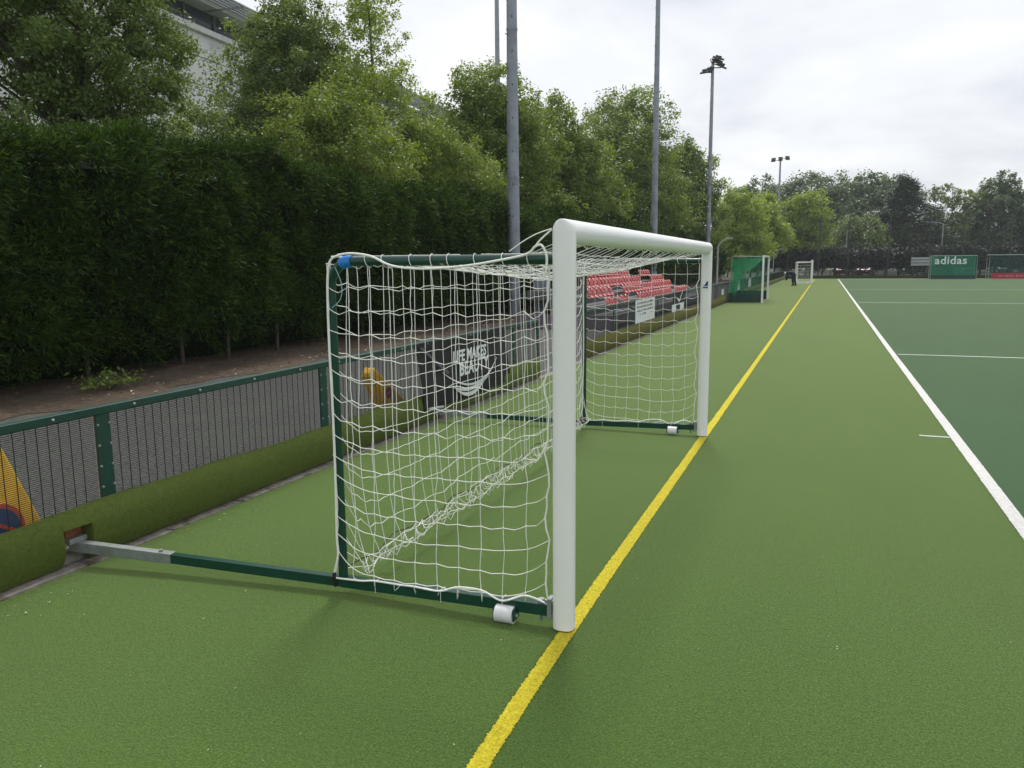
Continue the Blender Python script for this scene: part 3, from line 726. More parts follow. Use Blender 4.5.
textmesh('lettering', 'BEAUTY', .24, (onb(0, .5)+.006, 9.0, .475), ax, ay, MT['white_print'], t, .003, .2, .007, 1.08)
def arc(c, w, d, y0, th):
    top = [(-w+2*w*i/24, -d*(1-((i-12)/12)**2)) for i in range(25)]
    bot = [(-w+2*w*i/24, -d*(1-((i-12)/12)**2)-th*(1-abs((i-12)/12)**2)-.004) for i in range(24, -1, -1)]
    V = [(onb(0, c[1]+z)+.010, c[0]+y, c[1]+z) for y, z in top+bot]; k = len(V)
    mb = MB(); V2 = V+[(x+.003, y, z) for x, y, z in V]
    F = [(i, i+1, 48-i, 49-i) for i in range(24)]
    F = F+[tuple(k+q for q in f_[::-1]) for f_ in F]
    mb.add(V2, F); return mb
arc((9.40, .58), .86, .24, 0, .026).build('smile_line', MT['white_print'], t)
arc((9.30, .37), .56, .07, 0, .044).build('smile_line', MT['white_print'], t)
arc((9.28, .335), .46, .10, 0, .050).build('smile_line', MT['white_print'], t)
q = MB(); q.add([(onb(0, .9)+.008, 8.06, .93), (onb(0, .9)+.008, 8.12, .93), (onb(0, .55)+.012, 8.72, .56), (onb(0, .55)+.012, 8.67, .54)], [(0, 1, 2, 3)]).build('pale_crease', simple('grey_crease', (.10, .105, .115), .8), t)
q = MB().tube([(-4.315, 8.1, .19), (-4.30, 8.25, .185), (-4.28, 8.42, .17)], .02, 8).build('metal_toggle', MT['galv'], t)

def notice(label, y0, y1, z0, z1, rows, col='white_print', x=-4.425, extra=None):
    t = thing('notice_board', (x, (y0+y1)/2, z0), label, 'notice', None)
    MB().box(x, x+.008, y0, y1, z0, z1).build('board', MT[col], t)
    q = MB(); rr = random.Random(int(y0*10))
    for k in range(rows):
        zt = z1-(z1-z0)*(.14+.66*k/max(1, rows)); y = y0+(y1-y0)*.08
        while y < y1-(y1-y0)*.12:
            l = rr.uniform(.02, .05)*(y1-y0); hgt = (z1-z0)*.05
            if k == rows-1 and rr.random() < .5: y += l*2; continue
            q.box(x+.0085, x+.0105, y, y+l, zt-hgt, zt+rr.random()*hgt); y += l*1.7
    if rows: q.build('small_print', MT['dark'], t)
    return t
notice('white notice board with dark small print on the fence below the red seats', 19.5, 21.9, .38, .97, 4)
t = notice('black panel with a white tick mark on the fence right of the white notice', 24.7, 26.9, .62, .965, 0, 'black')
MB().prism([(0, .10), (.35, 0), (1.0, .30), (.95, .24), (.36, -.07), (0, .04)], (-4.416, 25.5, .70), (0,1,0), (0,0,1), (1,0,0), .004).build('tick_mark', MT['white_print'], t)
t = notice('pale grey notice with a dark patch hung low under the black tick panel', 24.6, 26.8, .37, .60, 0)
MB().box(-4.416, -4.412, 25.3, 26.0, .39, .56).build('dark_patch', MT['black'], t)
notice('small white notice on the fence just right of the nearest goal post', 37.2, 38.0, .42, .70, 2)
notice('pale notice seen through the green hockey goal net, left one', 44.0, 45.6, .40, .92, 2)
notice('pale notice seen through the green hockey goal net, right one', 50.6, 52.4, .40, .92, 2)

# ------------------------------------------------------------------ seating stand
t = thing('seating_stand', (-7, 30, 0), 'small stepped stand of faded red plastic seats behind the fence', 'stand')
rows = [(-6.0, .42, [(22.5, 25.6), (26.8, 33.2), (34.0, 37.2)]), (-6.75, .65, [(23.2, 26.2), (27.7, 37.2)]), (-7.5, .88, [(25.0, 34.0), (36.0, 39.0)]), (-8.25, 1.10, [(27.6, 35.0), (37.0, 39.5)])]
for k, (x, z, segs) in enumerate(rows):
    MB().box(x-.375+.002, x+.375-.002, 22.0+k*.3, 40, max(0, z-.30), z-.02).build('step', MT['concrete'], t)
    q = MB()
    for a, b in segs: q.box(x-.08, x-.055, a, b, z+.20, z+.24)
    q.each('seat_rail', MT['dark'], t)
for x in (-5.9, -7.1, -8.5):
    q = MB()
    for y in (22.2, 26, 30, 34, 38, 39.9): q.box(x-.03, x+.03, y-.03, y+.03, 0, .15 if x > -6 else .4)
    q.each('leg_frame', MT['galv'], t)
q = MB().bar((-5.5, 21.6, .95), (-5.5, 24.2, .46), .05, .05).bar((-5.5, 21.6, .5), (-5.5, 24.0, .5), .05, .05).bar((-5.5, 21.6, 0), (-5.5, 21.6, 1.0), .05, .05); q.each('handrail', MT['galv'], t)
q = MB().tube([(-8.7, 22.5, 1.0), (-8.7, 22.5, 2.0), (-8.7, 39.8, 2.0), (-8.7, 39.8, 1.0)], .025, 6); q.build('rear_rail', MT['dark'], t)
MB().box(-8.62, -5.63, 21.9, 21.96, 0, .42).build('side_panel', simple('mauve_panel', (.16, .13, .17), .7), t)
sv = MB()
n = 8; v = []
for i in range(n+1):
    a = -1+2*i/n
    yy_ = .175*a; top = .21-.06*abs(a)**3; dep = -.03+.05*a*a
    v += [(dep, yy_, .03), (dep-.03, yy_, top), (dep-.055, yy_, top), (dep-.02, yy_, .01)]
f = []
for i in range(n):
    for q_ in range(4): f.append((4*i+q_, 4*i+(q_+1) % 4, 4*(i+1)+(q_+1) % 4, 4*(i+1)+q_))
f += [(3, 2, 1, 0), tuple(4*n+q_ for q_ in range(4))]
sv.add(v, f)
v = []
for i in range(n+1):
    a = -1+2*i/n; yy_ = .20*a
    v += [(.02, yy_*.72, -.02+.02*a*a), (.13-.02*a*a, yy_*.8, -.07), (.11-.02*a*a, yy_*.8, -.09), (-.01, yy_*.72, -.03)]
sv.add(v, [(4*i+q_, 4*(i+1)+q_, 4*(i+1)+(q_+1) % 4, 4*i+(q_+1) % 4) for i in range(n) for q_ in range(4)]+[(0, 1, 2, 3), (4*n+3, 4*n+2, 4*n+1, 4*n)])
sv.box(-.03, -.01, -.16, -.13, -.10, .03).box(-.03, -.01, .13, .16, -.10, .03)
proto = None
for k, (x, z, segs) in enumerate(rows):
    for a, b in segs:
        y = a+.25
        while y < b:
            if proto is None:
                proto = sv.build('seat', MT['seat'], t, smooth=True); proto.location = (x, y, z+.29); proto.location -= t.location; o = proto
            else:
                o = proto.copy(); C.objects.link(o); o.parent = t; o.location = Vector((x, y, z+.29))-t.location
            o.rotation_euler = (0, random.uniform(-.05, .05), random.uniform(-.03, .03)); y += .5
# grey cabinet
t = thing('metal_cabinet', (-8.5, 24.0, 0), 'narrow blue grey metal cabinet standing on the soil edge left of the red seats', 'cabinet')
cbx = MB().box(-8.72, -8.3, 23.8, 24.2, .05, 1.6).build('cabinet_body', MT['cabinet'], t, bevel=.01)
MB().box(-8.68, -8.34, 23.785, 23.797, .15, 1.5).build('door', MT['cabinet'], cbx)
MB().box(-8.76, -8.26, 23.76, 24.24, 1.601, 1.64).build('cabinet_lid', MT['cabinet'], t)

# ------------------------------------------------------------------ floodlight masts
def mast(label, x, y, h, r0, r1, heads, group='floodlight masts along the hedge', pegs=True):
    t = thing('floodlight_mast', (x, y, 0), label, 'floodlight', group)
    k = 12
    MB().tube([(x, y, h*i/k) for i in range(k+1)], [r0+(r1-r0)*i/k for i in range(k+1)], 12).build('pole', MT['mast'], t, smooth=True)
    q = MB()
    for i in (3, 6, 9):
        rr = r0+(r1-r0)*i/12; q.tube([(x, y, h*i/12-.04), (x, y, h*i/12+.04)], rr+.012, 12)
    q.each('joint_band', MT['mast'], t, smooth=True)
    if pegs:
        q = MB(); z = 3.0; i = 0
        while z < h-1:
            rr = r0+(r1-r0)*z/h; s = 1 if i % 2 else -1
            for sg in (s,):
                a = R(-68)+ (0 if sg > 0 else R(-55)); q.tube([(x+rr*math.cos(a)*.9, y+rr*math.sin(a)*.9, z), (x+(rr+.10)*math.cos(a), y+(rr+.10)*math.sin(a), z+.03)], .016, 5)
            z += .55; i += 1
        q.each('climbing_peg', MT['dark'], t)
    MB().tube([(x, y, 0), (x, y, .05)], r0+.14, 12).build('base_flange', MT['mast'], t)
    q = MB()
    for z, a, b in sorted(set((hh[2], 0, 0) for hh in heads)):
        xs_ = [hh[0] for hh in heads if hh[2] == z]+[0]; q.tube([(x+min(xs_)*.95, y+min(xs_)*.36, h+z-.12), (x+max(xs_)*.95, y+max(xs_)*.36, h+z-.12)], .05, 6)
    mn = min(hh[2] for hh in heads); mxz = max(hh[2] for hh in heads); q.tube([(x, y, h-.05), (x, y, h+mxz-.05)], r1*.9, 8)
    q.build('crossarm', MT['dark'], t)
    for (a, tw, z, pit) in heads:
        Mx = Matrix.Translation((x+a*.95, y+a*.36, h+z)) @ Matrix.Rotation(R(tw), 4, 'Z') @ Matrix.Rotation(R(pit), 4, 'X')
        q = MB(); q.box(-.36, .36, -.42, .34, -.07, .08, Mx)
        q.box(-.22, .22, -.18, .18, .08, .22, Mx)
        q.build('floodlight', MT['dark'], t)
    return t
hd = [(-.62, -20, -.65, 30), (-.30, -35, -.55, 35), (.15, 20, .25, 35), (.45, 55, .45, 25), (.55, 60, .05, 28), (.72, 70, -.25, 30)]
mast('thick blue grey floodlight mast nearest the camera, behind the rear of the big goal', -10.3, 26.05, 19.6, .235, .13, hd)
mast('blue grey floodlight mast rising from behind the red seats', -10.3, 50.4, 19.6, .235, .13, hd)
mast('blue grey floodlight mast with its lamp cluster showing above the far goal post', -10.3, 75.0, 19.6, .235, .13, hd)
mast('slim distant floodlight mast with three lamp heads above the small far goal', -8.4, 150, 19.6, .24, .15, [(-1.2, -10, .3, 60), (0, 5, .45, 60), (1.2, 20, .6, 60)])
mast('slim mast rising behind the trees left of the thick floodlight mast', -22.9, 55, 24.0, .24, .14, hd, pegs=False)

# small lamps
def lamp(label, x, y, h, col='galv', arm=(.45, .3), group=None, r=.045):
    t = thing('street_lamp', (x, y, 0), label, 'lamp', group)
    MB().tube([(x, y, 0), (x, y, h)], [r, r*.8], 8).build('pole', MT[col], t, smooth=True)
    MB().tube([(x, y, h), (x+arm[0]*.4, y, h+arm[1]*.7), (x+arm[0], y, h+arm[1])], r*.6, 6).build('arm', MT[col], t, smooth=True)
    MB().box(x+arm[0]*.8, x+arm[0]*1.5, y-.07, y+.07, h+arm[1]-.03, h+arm[1]+.05).build('lamp_head', MT[col], t)
MT['post_grey'] = simple('pale_post_paint', (.34, .36, .33), .6, .1, 4)
lamp('short pale post with angled arm behind the fence right of the far goal post', -4.62, 37, 2.62, 'post_grey', (.42, .36), 'short pale posts with angled arms')
lamp('short pale post with angled arm behind the far corner of the fence', -4.62, 78, 2.85, 'post_grey', (.55, .28), 'short pale posts with angled arms')
lamp('tall thin pale lamp column among the bright trees beside the slim distant mast', -5.4, 130, 9.2, 'post_grey', (-.8, .1), None, .10)
lamp('pale street lamp with its head against the grey green round tree', 2.4, 116, 6.0, 'post_grey', (.7, .1), None, .07)
lamp('thin lamp column standing behind the adidas cage', 13.8, 116, 6.6, 'post_grey', (-1.3, .3), None, .07)

# ------------------------------------------------------------------ person bending beside the distant goal
def skin(name, verts, edges, radii, m, parent=None, sub=2):
    me = bpy.data.meshes.new(name); me.from_pydata(verts, edges, []); o = bpy.data.objects.new(name, me); C.objects.link(o)
    sk = o.modifiers.new('skin', 'SKIN'); sv_ = me.skin_vertices[0].data
    for i, r in enumerate(radii): sv_[i].radius = (r, r)
    sv_[0].use_root = True; o.modifiers.new('sub', 'SUBSURF').render_levels = sub
    o.modifiers['sub'].levels = sub
    dg = bpy.context.evaluated_depsgraph_get(); m2 = bpy.data.meshes.new_from_object(o.evaluated_get(dg)); m2.name = name
    m2.materials.clear(); m2.materials.append(m); m2.polygons.foreach_set('use_smooth', [True]*len(m2.polygons))
    bpy.data.objects.remove(o); o = bpy.data.objects.new(name, m2); C.objects.link(o)
    if parent is not None: put(o, parent)
    return o
def person(px, py, label, sgn, k, top):
    t = thing('person', (px, py, 0), label, 'person')
    vs = [(0,0,.88), (-.16,0,.98), (-.32,0,1.02), (-.44,0,.99), (-.53,0,.95), (-.60,0,.93),        # pelvis spine chest neck head
          (.02,-.10,.84), (-.04,-.12,.47), (.03,-.12,.09), (-.12,-.13,.05),
          (.06,.10,.84), (.10,.14,.47), (.20,.14,.09), (.06,.15,.05),
          (-.38,-.17,.98), (-.42,-.20,.72), (-.50,-.16,.50), (-.53,-.15,.42),
          (-.38,.17,.98), (-.40,.20,.72), (-.46,.16,.50), (-.49,.15,.42)]
    ed = [(0,1),(1,2),(2,3),(3,4),(4,5),(0,6),(6,7),(7,8),(8,9),(0,10),(10,11),(11,12),(12,13),(2,14),(14,15),(15,16),(16,17),(2,18),(18,19),(19,20),(20,21)]
    rd = [.19,.19,.20,.09,.10,.10,.13,.09,.07,.06,.13,.09,.07,.06,.09,.07,.05,.045,.09,.07,.05,.045]
    f_ = lambda a, b, c: (px+sgn*a*k, py+b*k, c*k)
    skin('body', [f_(a, b, c) for a, b, c in vs], ed, [q*k for q in rd], MT['navy'], t)
    MB().ball(f_(-.57, 0, .955), .10*k, 1.1, 10).build('hair', MT[top], t, smooth=True)
    MB().ball(f_(-.60, 0, .915), .09*k, 1.1, 10).build('face', MT['skin'], t, smooth=True)
person(-2.42, 67.4, 'person in dark navy clothes bending forward beside the small distant white goal', 1, 1.08, 'carwhite')

# ------------------------------------------------------------------ parked cars
def car(label, x, y, rz, paint):
    t = thing('parked_car', (0,0,0), label, 'car', 'cars parked beyond the far fence')
    prof = [(-2.05, .35), (-2.1, .62), (-2.0, .88), (-1.35, .95), (-.75, 1.40), (.65, 1.44), (1.45, .98), (2.0, .9), (2.1, .6), (2.05, .35)]
    mb = MB(); v = []
    for s in (-.82, .82): v += [(a, s*(.80 if b > 1.2 else 1), b) for a, b in prof]
    n_ = len(prof); mb.add(v, [tuple(range(n_)), tuple(range(2*n_-1, n_-1, -1))]+[(i, i+n_, (i+1) % n_+n_, (i+1) % n_) for i in range(n_)])
    b = mb.build('body', paint, t, bevel=.05)
    gl = MB()
    for s in (-1, 1):
        gl.prism([(-1.2, .98), (-.70, 1.34), (-.02, 1.37), (-.02, .98)], (0, s*.775, 0), (1,0,0), (0,0,1), (0, s, 0), .05)
        gl.prism([(.06, .98), (.06, 1.37), (.60, 1.37), (1.22, 1.0)], (0, s*.775, 0), (1,0,0), (0,0,1), (0, s, 0), .05)
    gl.each('side_window', MT['glass'], t)
    MB().prism([(-.6, 0), (.6, 0), (.5, .52), (-.5, .52)], (-1.32, 0, .975), (0,1,0), (.78,0,.62), (-.62,0,.78), .02).build('windscreen', MT['glass'], t)
    for a in (-1.3, 1.3):
        for s in (-1, 1):
            wq = MB().tube([(a, s*.70, .32), (a, s*.86, .32)], .32, 16).build('wheel', MT['rubber'], t)
            MB().tube([(a, s*.861, .32), (a, s*.872, .32)], .19, 12).build('rim', MT['galv'], wq)
    for s in (-.6, .6): MB().box(-2.14, -2.06, s-.16, s+.16, .62, .76).build('headlight', MT['white_print'], t)
    t.location = (x, y, 0); t.rotation_euler = (0, 0, rz)
    return t
car('red car parked under the far dark hedge, left of the other red one', 2.3, 113.6, R(80), MT['carred'])
car('red car parked under the far dark hedge, right of the other red one', 4.9, 113.8, R(75), MT['carred'])
car('white car parked below the left end of the white slatted board', 10.2, 113.6, R(85), MT['carwhite'])
car('white car parked below the right end of the white slatted board', 13.0, 113.8, R(95), MT['carwhite'])
car('white car parked behind the adidas cage', 16.6, 113.6, R(88), MT['carwhite'])
car('white car parked behind the red boarded cage', 20.6, 113.6, R(83), MT['carwhite'])
car('white car parked farthest right behind the red boarded cage', 24.4, 113.8, R(93), MT['carwhite'])
sheet('car_park', -12, 60, 98.6, 130, -.02, MT['tarmac'])

# ------------------------------------------------------------------ grandstand building
th_ = R(-5.2); dr = Vector((math.sin(th_), math.cos(th_), 0)); pr_ = Vector((-dr.y, dr.x, 0))   # pr_ points away from pitch
A = Vector((-37.187, 40.25, 0)); ZT = 19.1
t = thing('grandstand_building', (A.x, A.y, 0), 'tall pale grey panelled building with louvred roof edge behind the trees', 'building')
def bb(name, s0, s1, p0, p1, z0, z1, m, parent=t, bevel=0):
    mb = MB(); v = []
    for z in (z0, z1):
        for s_, p_ in ((s0, p0), (s0, p1), (s1, p1), (s1, p0)): q = A+dr*s_+pr_*p_; v.append((q.x, q.y, z))
    mb.add(v, [(3,2,1,0), (4,5,6,7), (0,1,5,4), (1,2,6,5), (2,3,7,6), (3,0,4,7)])
    return mb.build(name, m, parent, bevel=bevel)
wl_ = bb('wall', -30, 46, 1.0, 16, 6.6, 16.9, MT['panel'])
for k, z in enumerate((8.2, 10.0, 11.8, 13.6, 15.4)):
    bb('joint', -30, 46, .985, .999, z, z+.05, MT['joint'], wl_)
bb('lower_wall', -30, 46, 3.0, 16, 0, 6.59, MT['panel'])
bb('ledge', -30, 46.2, .7, 1.6, 16.905, 17.25, MT['panel'])
bb('clerestory', -30, 46, 1.5, 15, 17.255, 18.6, MT['glass'])
for i in range(26): bb('mullion', -29+i*3.0, -28.86+i*3.0, 1.38, 1.49, 17.255, 18.6, MT['joint'])
rf = bb('roof', -30, 8.0, .3, 16, 18.605, 19.0, MT['panel'])
bb('roof', 8.01, 46, 2.2, 16, 18.605, 19.0, MT['panel'])
for i in range(9):
    bb('louvre', -30, 50, -1.6+i*.42, -1.45+i*.42, 18.62+.05*i, 18.72+.05*i, MT['galv'])
for i in range(20): bb('louvre_bracket', -29+i*4, -28.9+i*4, -1.7, 2.2, 18.52, 18.61, MT['galv'])
for i in range(12): bb('window', -28+i*6, -23.5+i*6, 2.985, 2.999, 1.2, 5.0, MT['white_print'])
for i in range(14): bb('column', -29.5+i*5.6, -29.0+i*5.6, 1.2, 1.7, 0, 6.59, MT['panel'])

# ------------------------------------------------------------------ vegetation
def leaves(cent, nrm, L0, W0, rnd=.8, droop=0.0):
    n = len(cent); d = rng.normal(0, 1, (n, 3)); d /= np.linalg.norm(d, axis=1)[:, None]
    nn = nrm+rng.normal(0, rnd, (n, 3)); nn /= np.maximum(np.linalg.norm(nn, axis=1), 1e-6)[:, None]
    a = np.cross(nn, d); a /= np.maximum(np.linalg.norm(a, axis=1), 1e-6)[:, None]; a[:, 2] -= droop; b = np.cross(nn, a)
    b /= np.maximum(np.linalg.norm(b, axis=1), 1e-6)[:, None]
    s = rng.uniform(.65, 1.3, (n, 1)); a = a*L0*s*.5; b = b*W0*s*.5
    V = np.stack([cent-a, cent+b*.9-a*.1+nn*.06*L0, cent+a, cent-b*.9-a*.1+nn*.06*L0], 1).reshape(-1, 3)
    F = np.arange(4*n).reshape(-1, 4); return V, F
def tree(name, label, x, y, lobes, trunk, leaf, nclump, per, L0, W0, clr, group='trees behind the hedge', tr=.16, flat=.85, surf_=.55, gap=.0, cat='tree', top=None):
    """lobes: list of (dx, dy, z, rx, rz)"""
    t = thing(name, (x, y, 0), label, cat, group)
    Vb = np.array([l[3]**2*l[4] for l in lobes]); Vb = Vb/Vb.sum(); cs_ = []; ns_ = []
    for k in range(nclump):
        l = lobes[rng.choice(len(lobes), p=Vb)]; d = rng.normal(0, 1, 3); d /= np.linalg.norm(d)
        if d[2] < -.5 and rng.random() < .5: d[2] *= -1
        r = rng.random()**(1/3) if rng.random() > surf_ else rng.uniform(.72, 1.20)
        r *= 1+.16*math.sin(5*math.atan2(d[1], d[0])+l[2]*3)*math.cos(4*d[2]+l[0])
        cs_.append((x+l[0]+d[0]*r*l[3], y+l[1]+d[1]*r*l[3], l[2]+d[2]*r*l[4])); ns_.append(d)
    cs_ = np.array(cs_); ns_ = np.array(ns_)
    idx = np.repeat(np.arange(nclump), per); rad = clr*rng.uniform(.6, 1.35, nclump)[idx]
    dd = rng.normal(0, 1, (len(idx), 3)); dd /= np.linalg.norm(dd, axis=1)[:, None]; rr = rng.random((len(idx), 1))**.5
    off = dd*rr*rad[:, None]; off[:, 2] *= flat
    c = cs_[idx]+off; nr_ = ns_[idx]*.5+dd*.5+np.array([0, 0, .7])
    V, F = leaves(c, nr_, L0, W0); V[:, 2] = np.maximum(V[:, 2], .05)
    V -= np.array([x, y, 0]); o = npmesh('crown', V, F, MT[leaf]); o.parent = t
    zt = max(l[2]+l[4]*.75 for l in lobes) if top is None else top
    zb = min(l[2] for l in lobes)
    mb = MB(); bx_, by_ = rng.uniform(-.25, .25), rng.uniform(-.25, .25)
    ax_ = [(x+bx_*math.sin(i*.9), y+by_*math.sin(i*1.3), zt*i/9) for i in range(10)]
    mb.tube(ax_, [tr*(1-.88*i/9) for i in range(10)], 8).build('trunk', MT['bark'], t, smooth=True)
    mb = MB(); pick = rng.choice(nclump, min(nclump, 26 if nclump < 400 else 60), replace=False)
    for k in pick:
        p = cs_[k]; z0 = max(zb*.35, min(zt*.93, p[2]-np.hypot(p[0]-x, p[1]-y)*rng.uniform(.5, .9))); z0 = max(z0, .8)
        i = min(8, int(z0/zt*9)); f_ = z0/zt*9-i; s = Vector(ax_[i]).lerp(Vector(ax_[i+1]), min(1, max(0, f_)))
        e_ = Vector(p); md_ = s.lerp(e_, .5)+Vector((rng.normal(0, .08), rng.normal(0, .08), .12*(e_-s).length))
        r0 = tr*(1-.88*z0/zt)*.45
        mb.tube([s, s.lerp(md_, .5), md_, md_.lerp(e_, .6), e_], [r0, r0*.8, r0*.6, r0*.4, r0*.2], 5, False)
    mb.build('limb', MT['bark'], t, smooth=True)
    return t
# tree(name, label, x, y, lobes ...)
tree('broadleaf_tree', 'large dark leaved tree filling the top left corner above the hedge', -15.4, 13.2,
     [(0,0,7.6,2.35,2.6), (-1.2,-1.6,6.2,2.6,2.2), (.3,.2,6.6,1.8,1.8), (.6,.7,6.0,1.7,1.3), (.5,.5,4.8,1.8,1.2), (-.6,0,10.2,2.2,2.0), (-1.5,-3.2,8.5,2.2,2.4), (-.7,.8,4.4,2.2,1.2)],
     .2, 'leaf_dark', 860, 170, .085, .058, .36)
tree('broadleaf_tree', 'dark leaved tree cut by the left edge of the photo', -20.5, 11.2,
     [(0,0,6.8,3.0,3.0), (1,1.5,9,2.4,2.4)], .2, 'leaf_dark', 220, 110, .12, .08, .5)
tree('broadleaf_tree', 'rounded dark green tree in front of the grey building right of its wall', -18.6, 24.6,
     [(.1,.5,8.6,2.35,2.6), (.3,.8,6.6,2.7,2.3), (-.6,-1.4,6.0,2.2,1.7), (0,.2,10.1,1.4,1.4), (.6,1.8,5.0,2.6,1.6), (-1.2,-1.4,4.6,2.2,1.2)],
     .16, 'leaf_dark', 1150, 110, .105, .072, .38)
tree('birch_tree', 'slender bright green tree with open crown and visible trunk, tallest left of the masts', -15.6, 25.6,
     [(0,0,6.4,1.9,2.6), (0,0,9.4,1.35,2.0), (0,0,11.6,.85,1.4), (.3,.5,4.6,2.2,1.4), (.0,0,12.9,.5,.8)],
     .13, 'leaf_bright', 520, 72, .095, .07, .34, tr=.12, surf_=.45, top=13.2)
tree('broadleaf_tree', 'low bright yellow green tree spreading over the hedge left of the slender one', -14.3, 20.6,
     [(0,0,5.2,1.8,1.5), (-.6,-1.2,4.4,1.5,1.1), (.5,1.2,4.8,1.8,1.4), (.4,.8,6.6,.9,1.2), (-.2,-.3,6.0,1.0,1.0)],
     .12, 'leaf_fresh', 460, 110, .085, .06, .36, tr=.12)
tree('broadleaf_tree', 'low bright green tree right of the slender one and above the hedge', -14.5, 28.2,
     [(0,0,5.4,2.2,1.6), (.3,1.5,4.8,2.0,1.3), (-.3,-1.0,6.0,1.5,1.3)],
     .12, 'leaf_fresh', 460, 100, .095, .068, .38, tr=.12)
tree('broadleaf_tree', 'mid green tree directly behind the thick floodlight mast', -14.8, 35.4,
     [(0,0,7.0,2.6,2.4), (-.3,-.9,9.0,1.8,1.7), (-.2,.4,10.4,1.2,1.0), (.2,1.8,7.8,1.9,2.0), (0,-1.8,6.2,2.0,1.6), (0,.6,4.4,3.0,1.8)],
     .16, 'leaf_mid', 1000, 76, .14, .095, .46)
tree('broadleaf_tree', 'small dark tree top between the slender tree and the thick mast', -21.5, 44.0,
     [(0,0,9.0,2.4,2.6), (0,0,6.5,3,2.5)], .16, 'leaf_dark', 260, 48, .22, .15, .55)
tree('broadleaf_tree', 'wide mid green tree with a long right slope between the two nearest masts', -13.9, 43.0,
     [(0,0,6.6,2.9,2.3), (-.3,-1.7,8.6,2.0,1.7), (-.2,-2.2,9.8,1.2,1.0), (.3,2.2,5.4,2.6,2.2), (.4,4.0,3.8,2.0,1.9), (0,.6,8.2,1.6,1.3), (0,-1.0,4.4,2.8,1.8)],
     .16, 'leaf_mid', 1000, 74, .155, .105, .48)
tree('broadleaf_tree', 'tall domed dark green tree behind the mast over the red seats', -15.2, 63.2,
     [(0,0,11.4,3.6,3.4), (.4,2.8,9.2,3.2,3.0), (-.4,-3.0,9.0,3.4,3.2), (0,0,6.5,4.8,3.4), (0,.5,14.2,2.0,1.5), (.6,5,6.6,2.8,3.0)],
     .2, 'leaf_mid', 1150, 60, .21, .14, .70)
tree('broadleaf_tree', 'dark tree between the domed tree and the mast with lamps', -12.8, 77.0,
     [(0,0,9.0,2.8,3.4), (.3,1.0,5.4,3.4,3.0), (-.2,-1,11.4,1.6,1.4)], .18, 'leaf_mid', 620, 56, .25, .17, .70)
tree('broadleaf_tree', 'bright green rounded tree just right of the mast with lamps', -9.2, 90.0,
     [(0,0,6.6,2.6,2.6), (.4,1.8,5.6,2.2,2.2), (0,-1,8.6,1.4,1.2), (.5,0,3.4,3.2,2)], .15, 'leaf_bright', 330, 45, .30, .20, .7)
tree('broadleaf_tree', 'bright green tree in the corner left of the slim distant mast', -7.9, 101.0,
     [(0,0,6.0,2.4,2.5), (1.2,.6,5.0,2.2,2.2), (-.9,0,4.6,2.2,2.2)], .15, 'leaf_bright', 300, 42, .32, .22, .75)
tree('broadleaf_tree', 'narrow bright green tree right behind the slim distant mast', -7.9, 114.0,
     [(0,0,7.6,2.0,2.9), (0,0,10.0,1.1,1.3), (.5,0,4.6,2.6,2.2)], .15, 'leaf_bright', 240, 42, .34, .23, .75)
tree('broadleaf_tree', 'upright oval bright green tree standing right of the slim distant mast', -2.6, 113.0,
     [(0,0,7.2,2.7,3.4), (.3,0,9.9,1.3,1.2), (-.2,0,4.4,2.8,2.2)], .15, 'leaf_bright', 330, 45, .34, .23, .75)
far = [('big blue green tree crown on the left of the far dark group', -13.5, 165, 10.0, 7.0, 6.8, 'leaf_grey'),
       ('big dark tree crown behind the upright oval bright tree', -3.6, 172, 11.5, 7.4, 6.8, 'leaf_grey'),
       ('big dark tree crown in the middle of the far dark group', 4.4, 168, 10.6, 6.2, 6.0, 'leaf_grey'),
       ('big dark tree crown on the right of the far dark group', 8.6, 170, 10.8, 5.0, 6.4, 'leaf_grey')]
for lb, x, y, z, rx, rz, lf in far:
    z += .9
    tree('broadleaf_tree', lb, x, y, [(0,0,z,rx,rz*.95), (-rx*.5,0,z-1.5,rx*.7,rz*.8), (rx*.5,0,z-1,rx*.7,rz*.8), (0,0,z-4.5,rx,rz*.8)], .3, lf, 520, 46, .55, .38, 1.3, group='trees beyond the far end', tr=.4)
tree('broadleaf_tree', 'grey green round topped tree in front of the far dark group', 3.8, 128, [(0,0,4.6,3.9,3.6), (1.4,0,6.0,2.4,2.2), (-1.6,0,4.4,2.4,2.6)], .2, 'leaf_pale', 380, 44, .36, .25, .85, group='trees beyond the far end', tr=.2)
tree('broadleaf_tree', 'airy pale green tree above the adidas cage', 18.6, 147, [(-1.8,0,11.6,2.5,2.3), (2.2,0,11.3,2.5,2.3), (0,0,7.0,3.6,3.0), (0,0,3.6,4.0,2.4), (-3.2,0,8.4,1.4,1.2)], .2, 'leaf_pale', 300, 42, .38, .26, .8, group='trees beyond the far end', tr=.25, surf_=.7)
tree('broadleaf_tree', 'tall dark green tree at the right edge of the photo above the red boarded cage', 26.0, 149, [(0,0,8.6,4.6,4.4), (-.6,0,13.0,2.6,2.2), (-3.4,0,10.4,2.2,2.4), (2.8,0,9.4,3.2,3.0), (0,0,4.2,5.6,3.0)], .2, 'leaf_grey', 560, 46, .46, .32, 1.0, group='trees beyond the far end', tr=.3)
tree('broadleaf_tree', 'dark green tree cut by the right edge of the photo', 34.0, 150, [(0,0,8.0,5.0,4.4), (-1,0,4.2,6,3.2)], .2, 'leaf_grey', 300, 44, .48, .32, 1.1, group='trees beyond the far end', tr=.3)
tree('broadleaf_tree', 'low dark tree filling behind the airy pale tree', 17.0, 166, [(0,0,4.6,7.0,3.8), (5,0,5.4,4,3.6)], .2, 'leaf_grey', 320, 44, .5, .35, 1.2, group='trees beyond the far end', tr=.3)
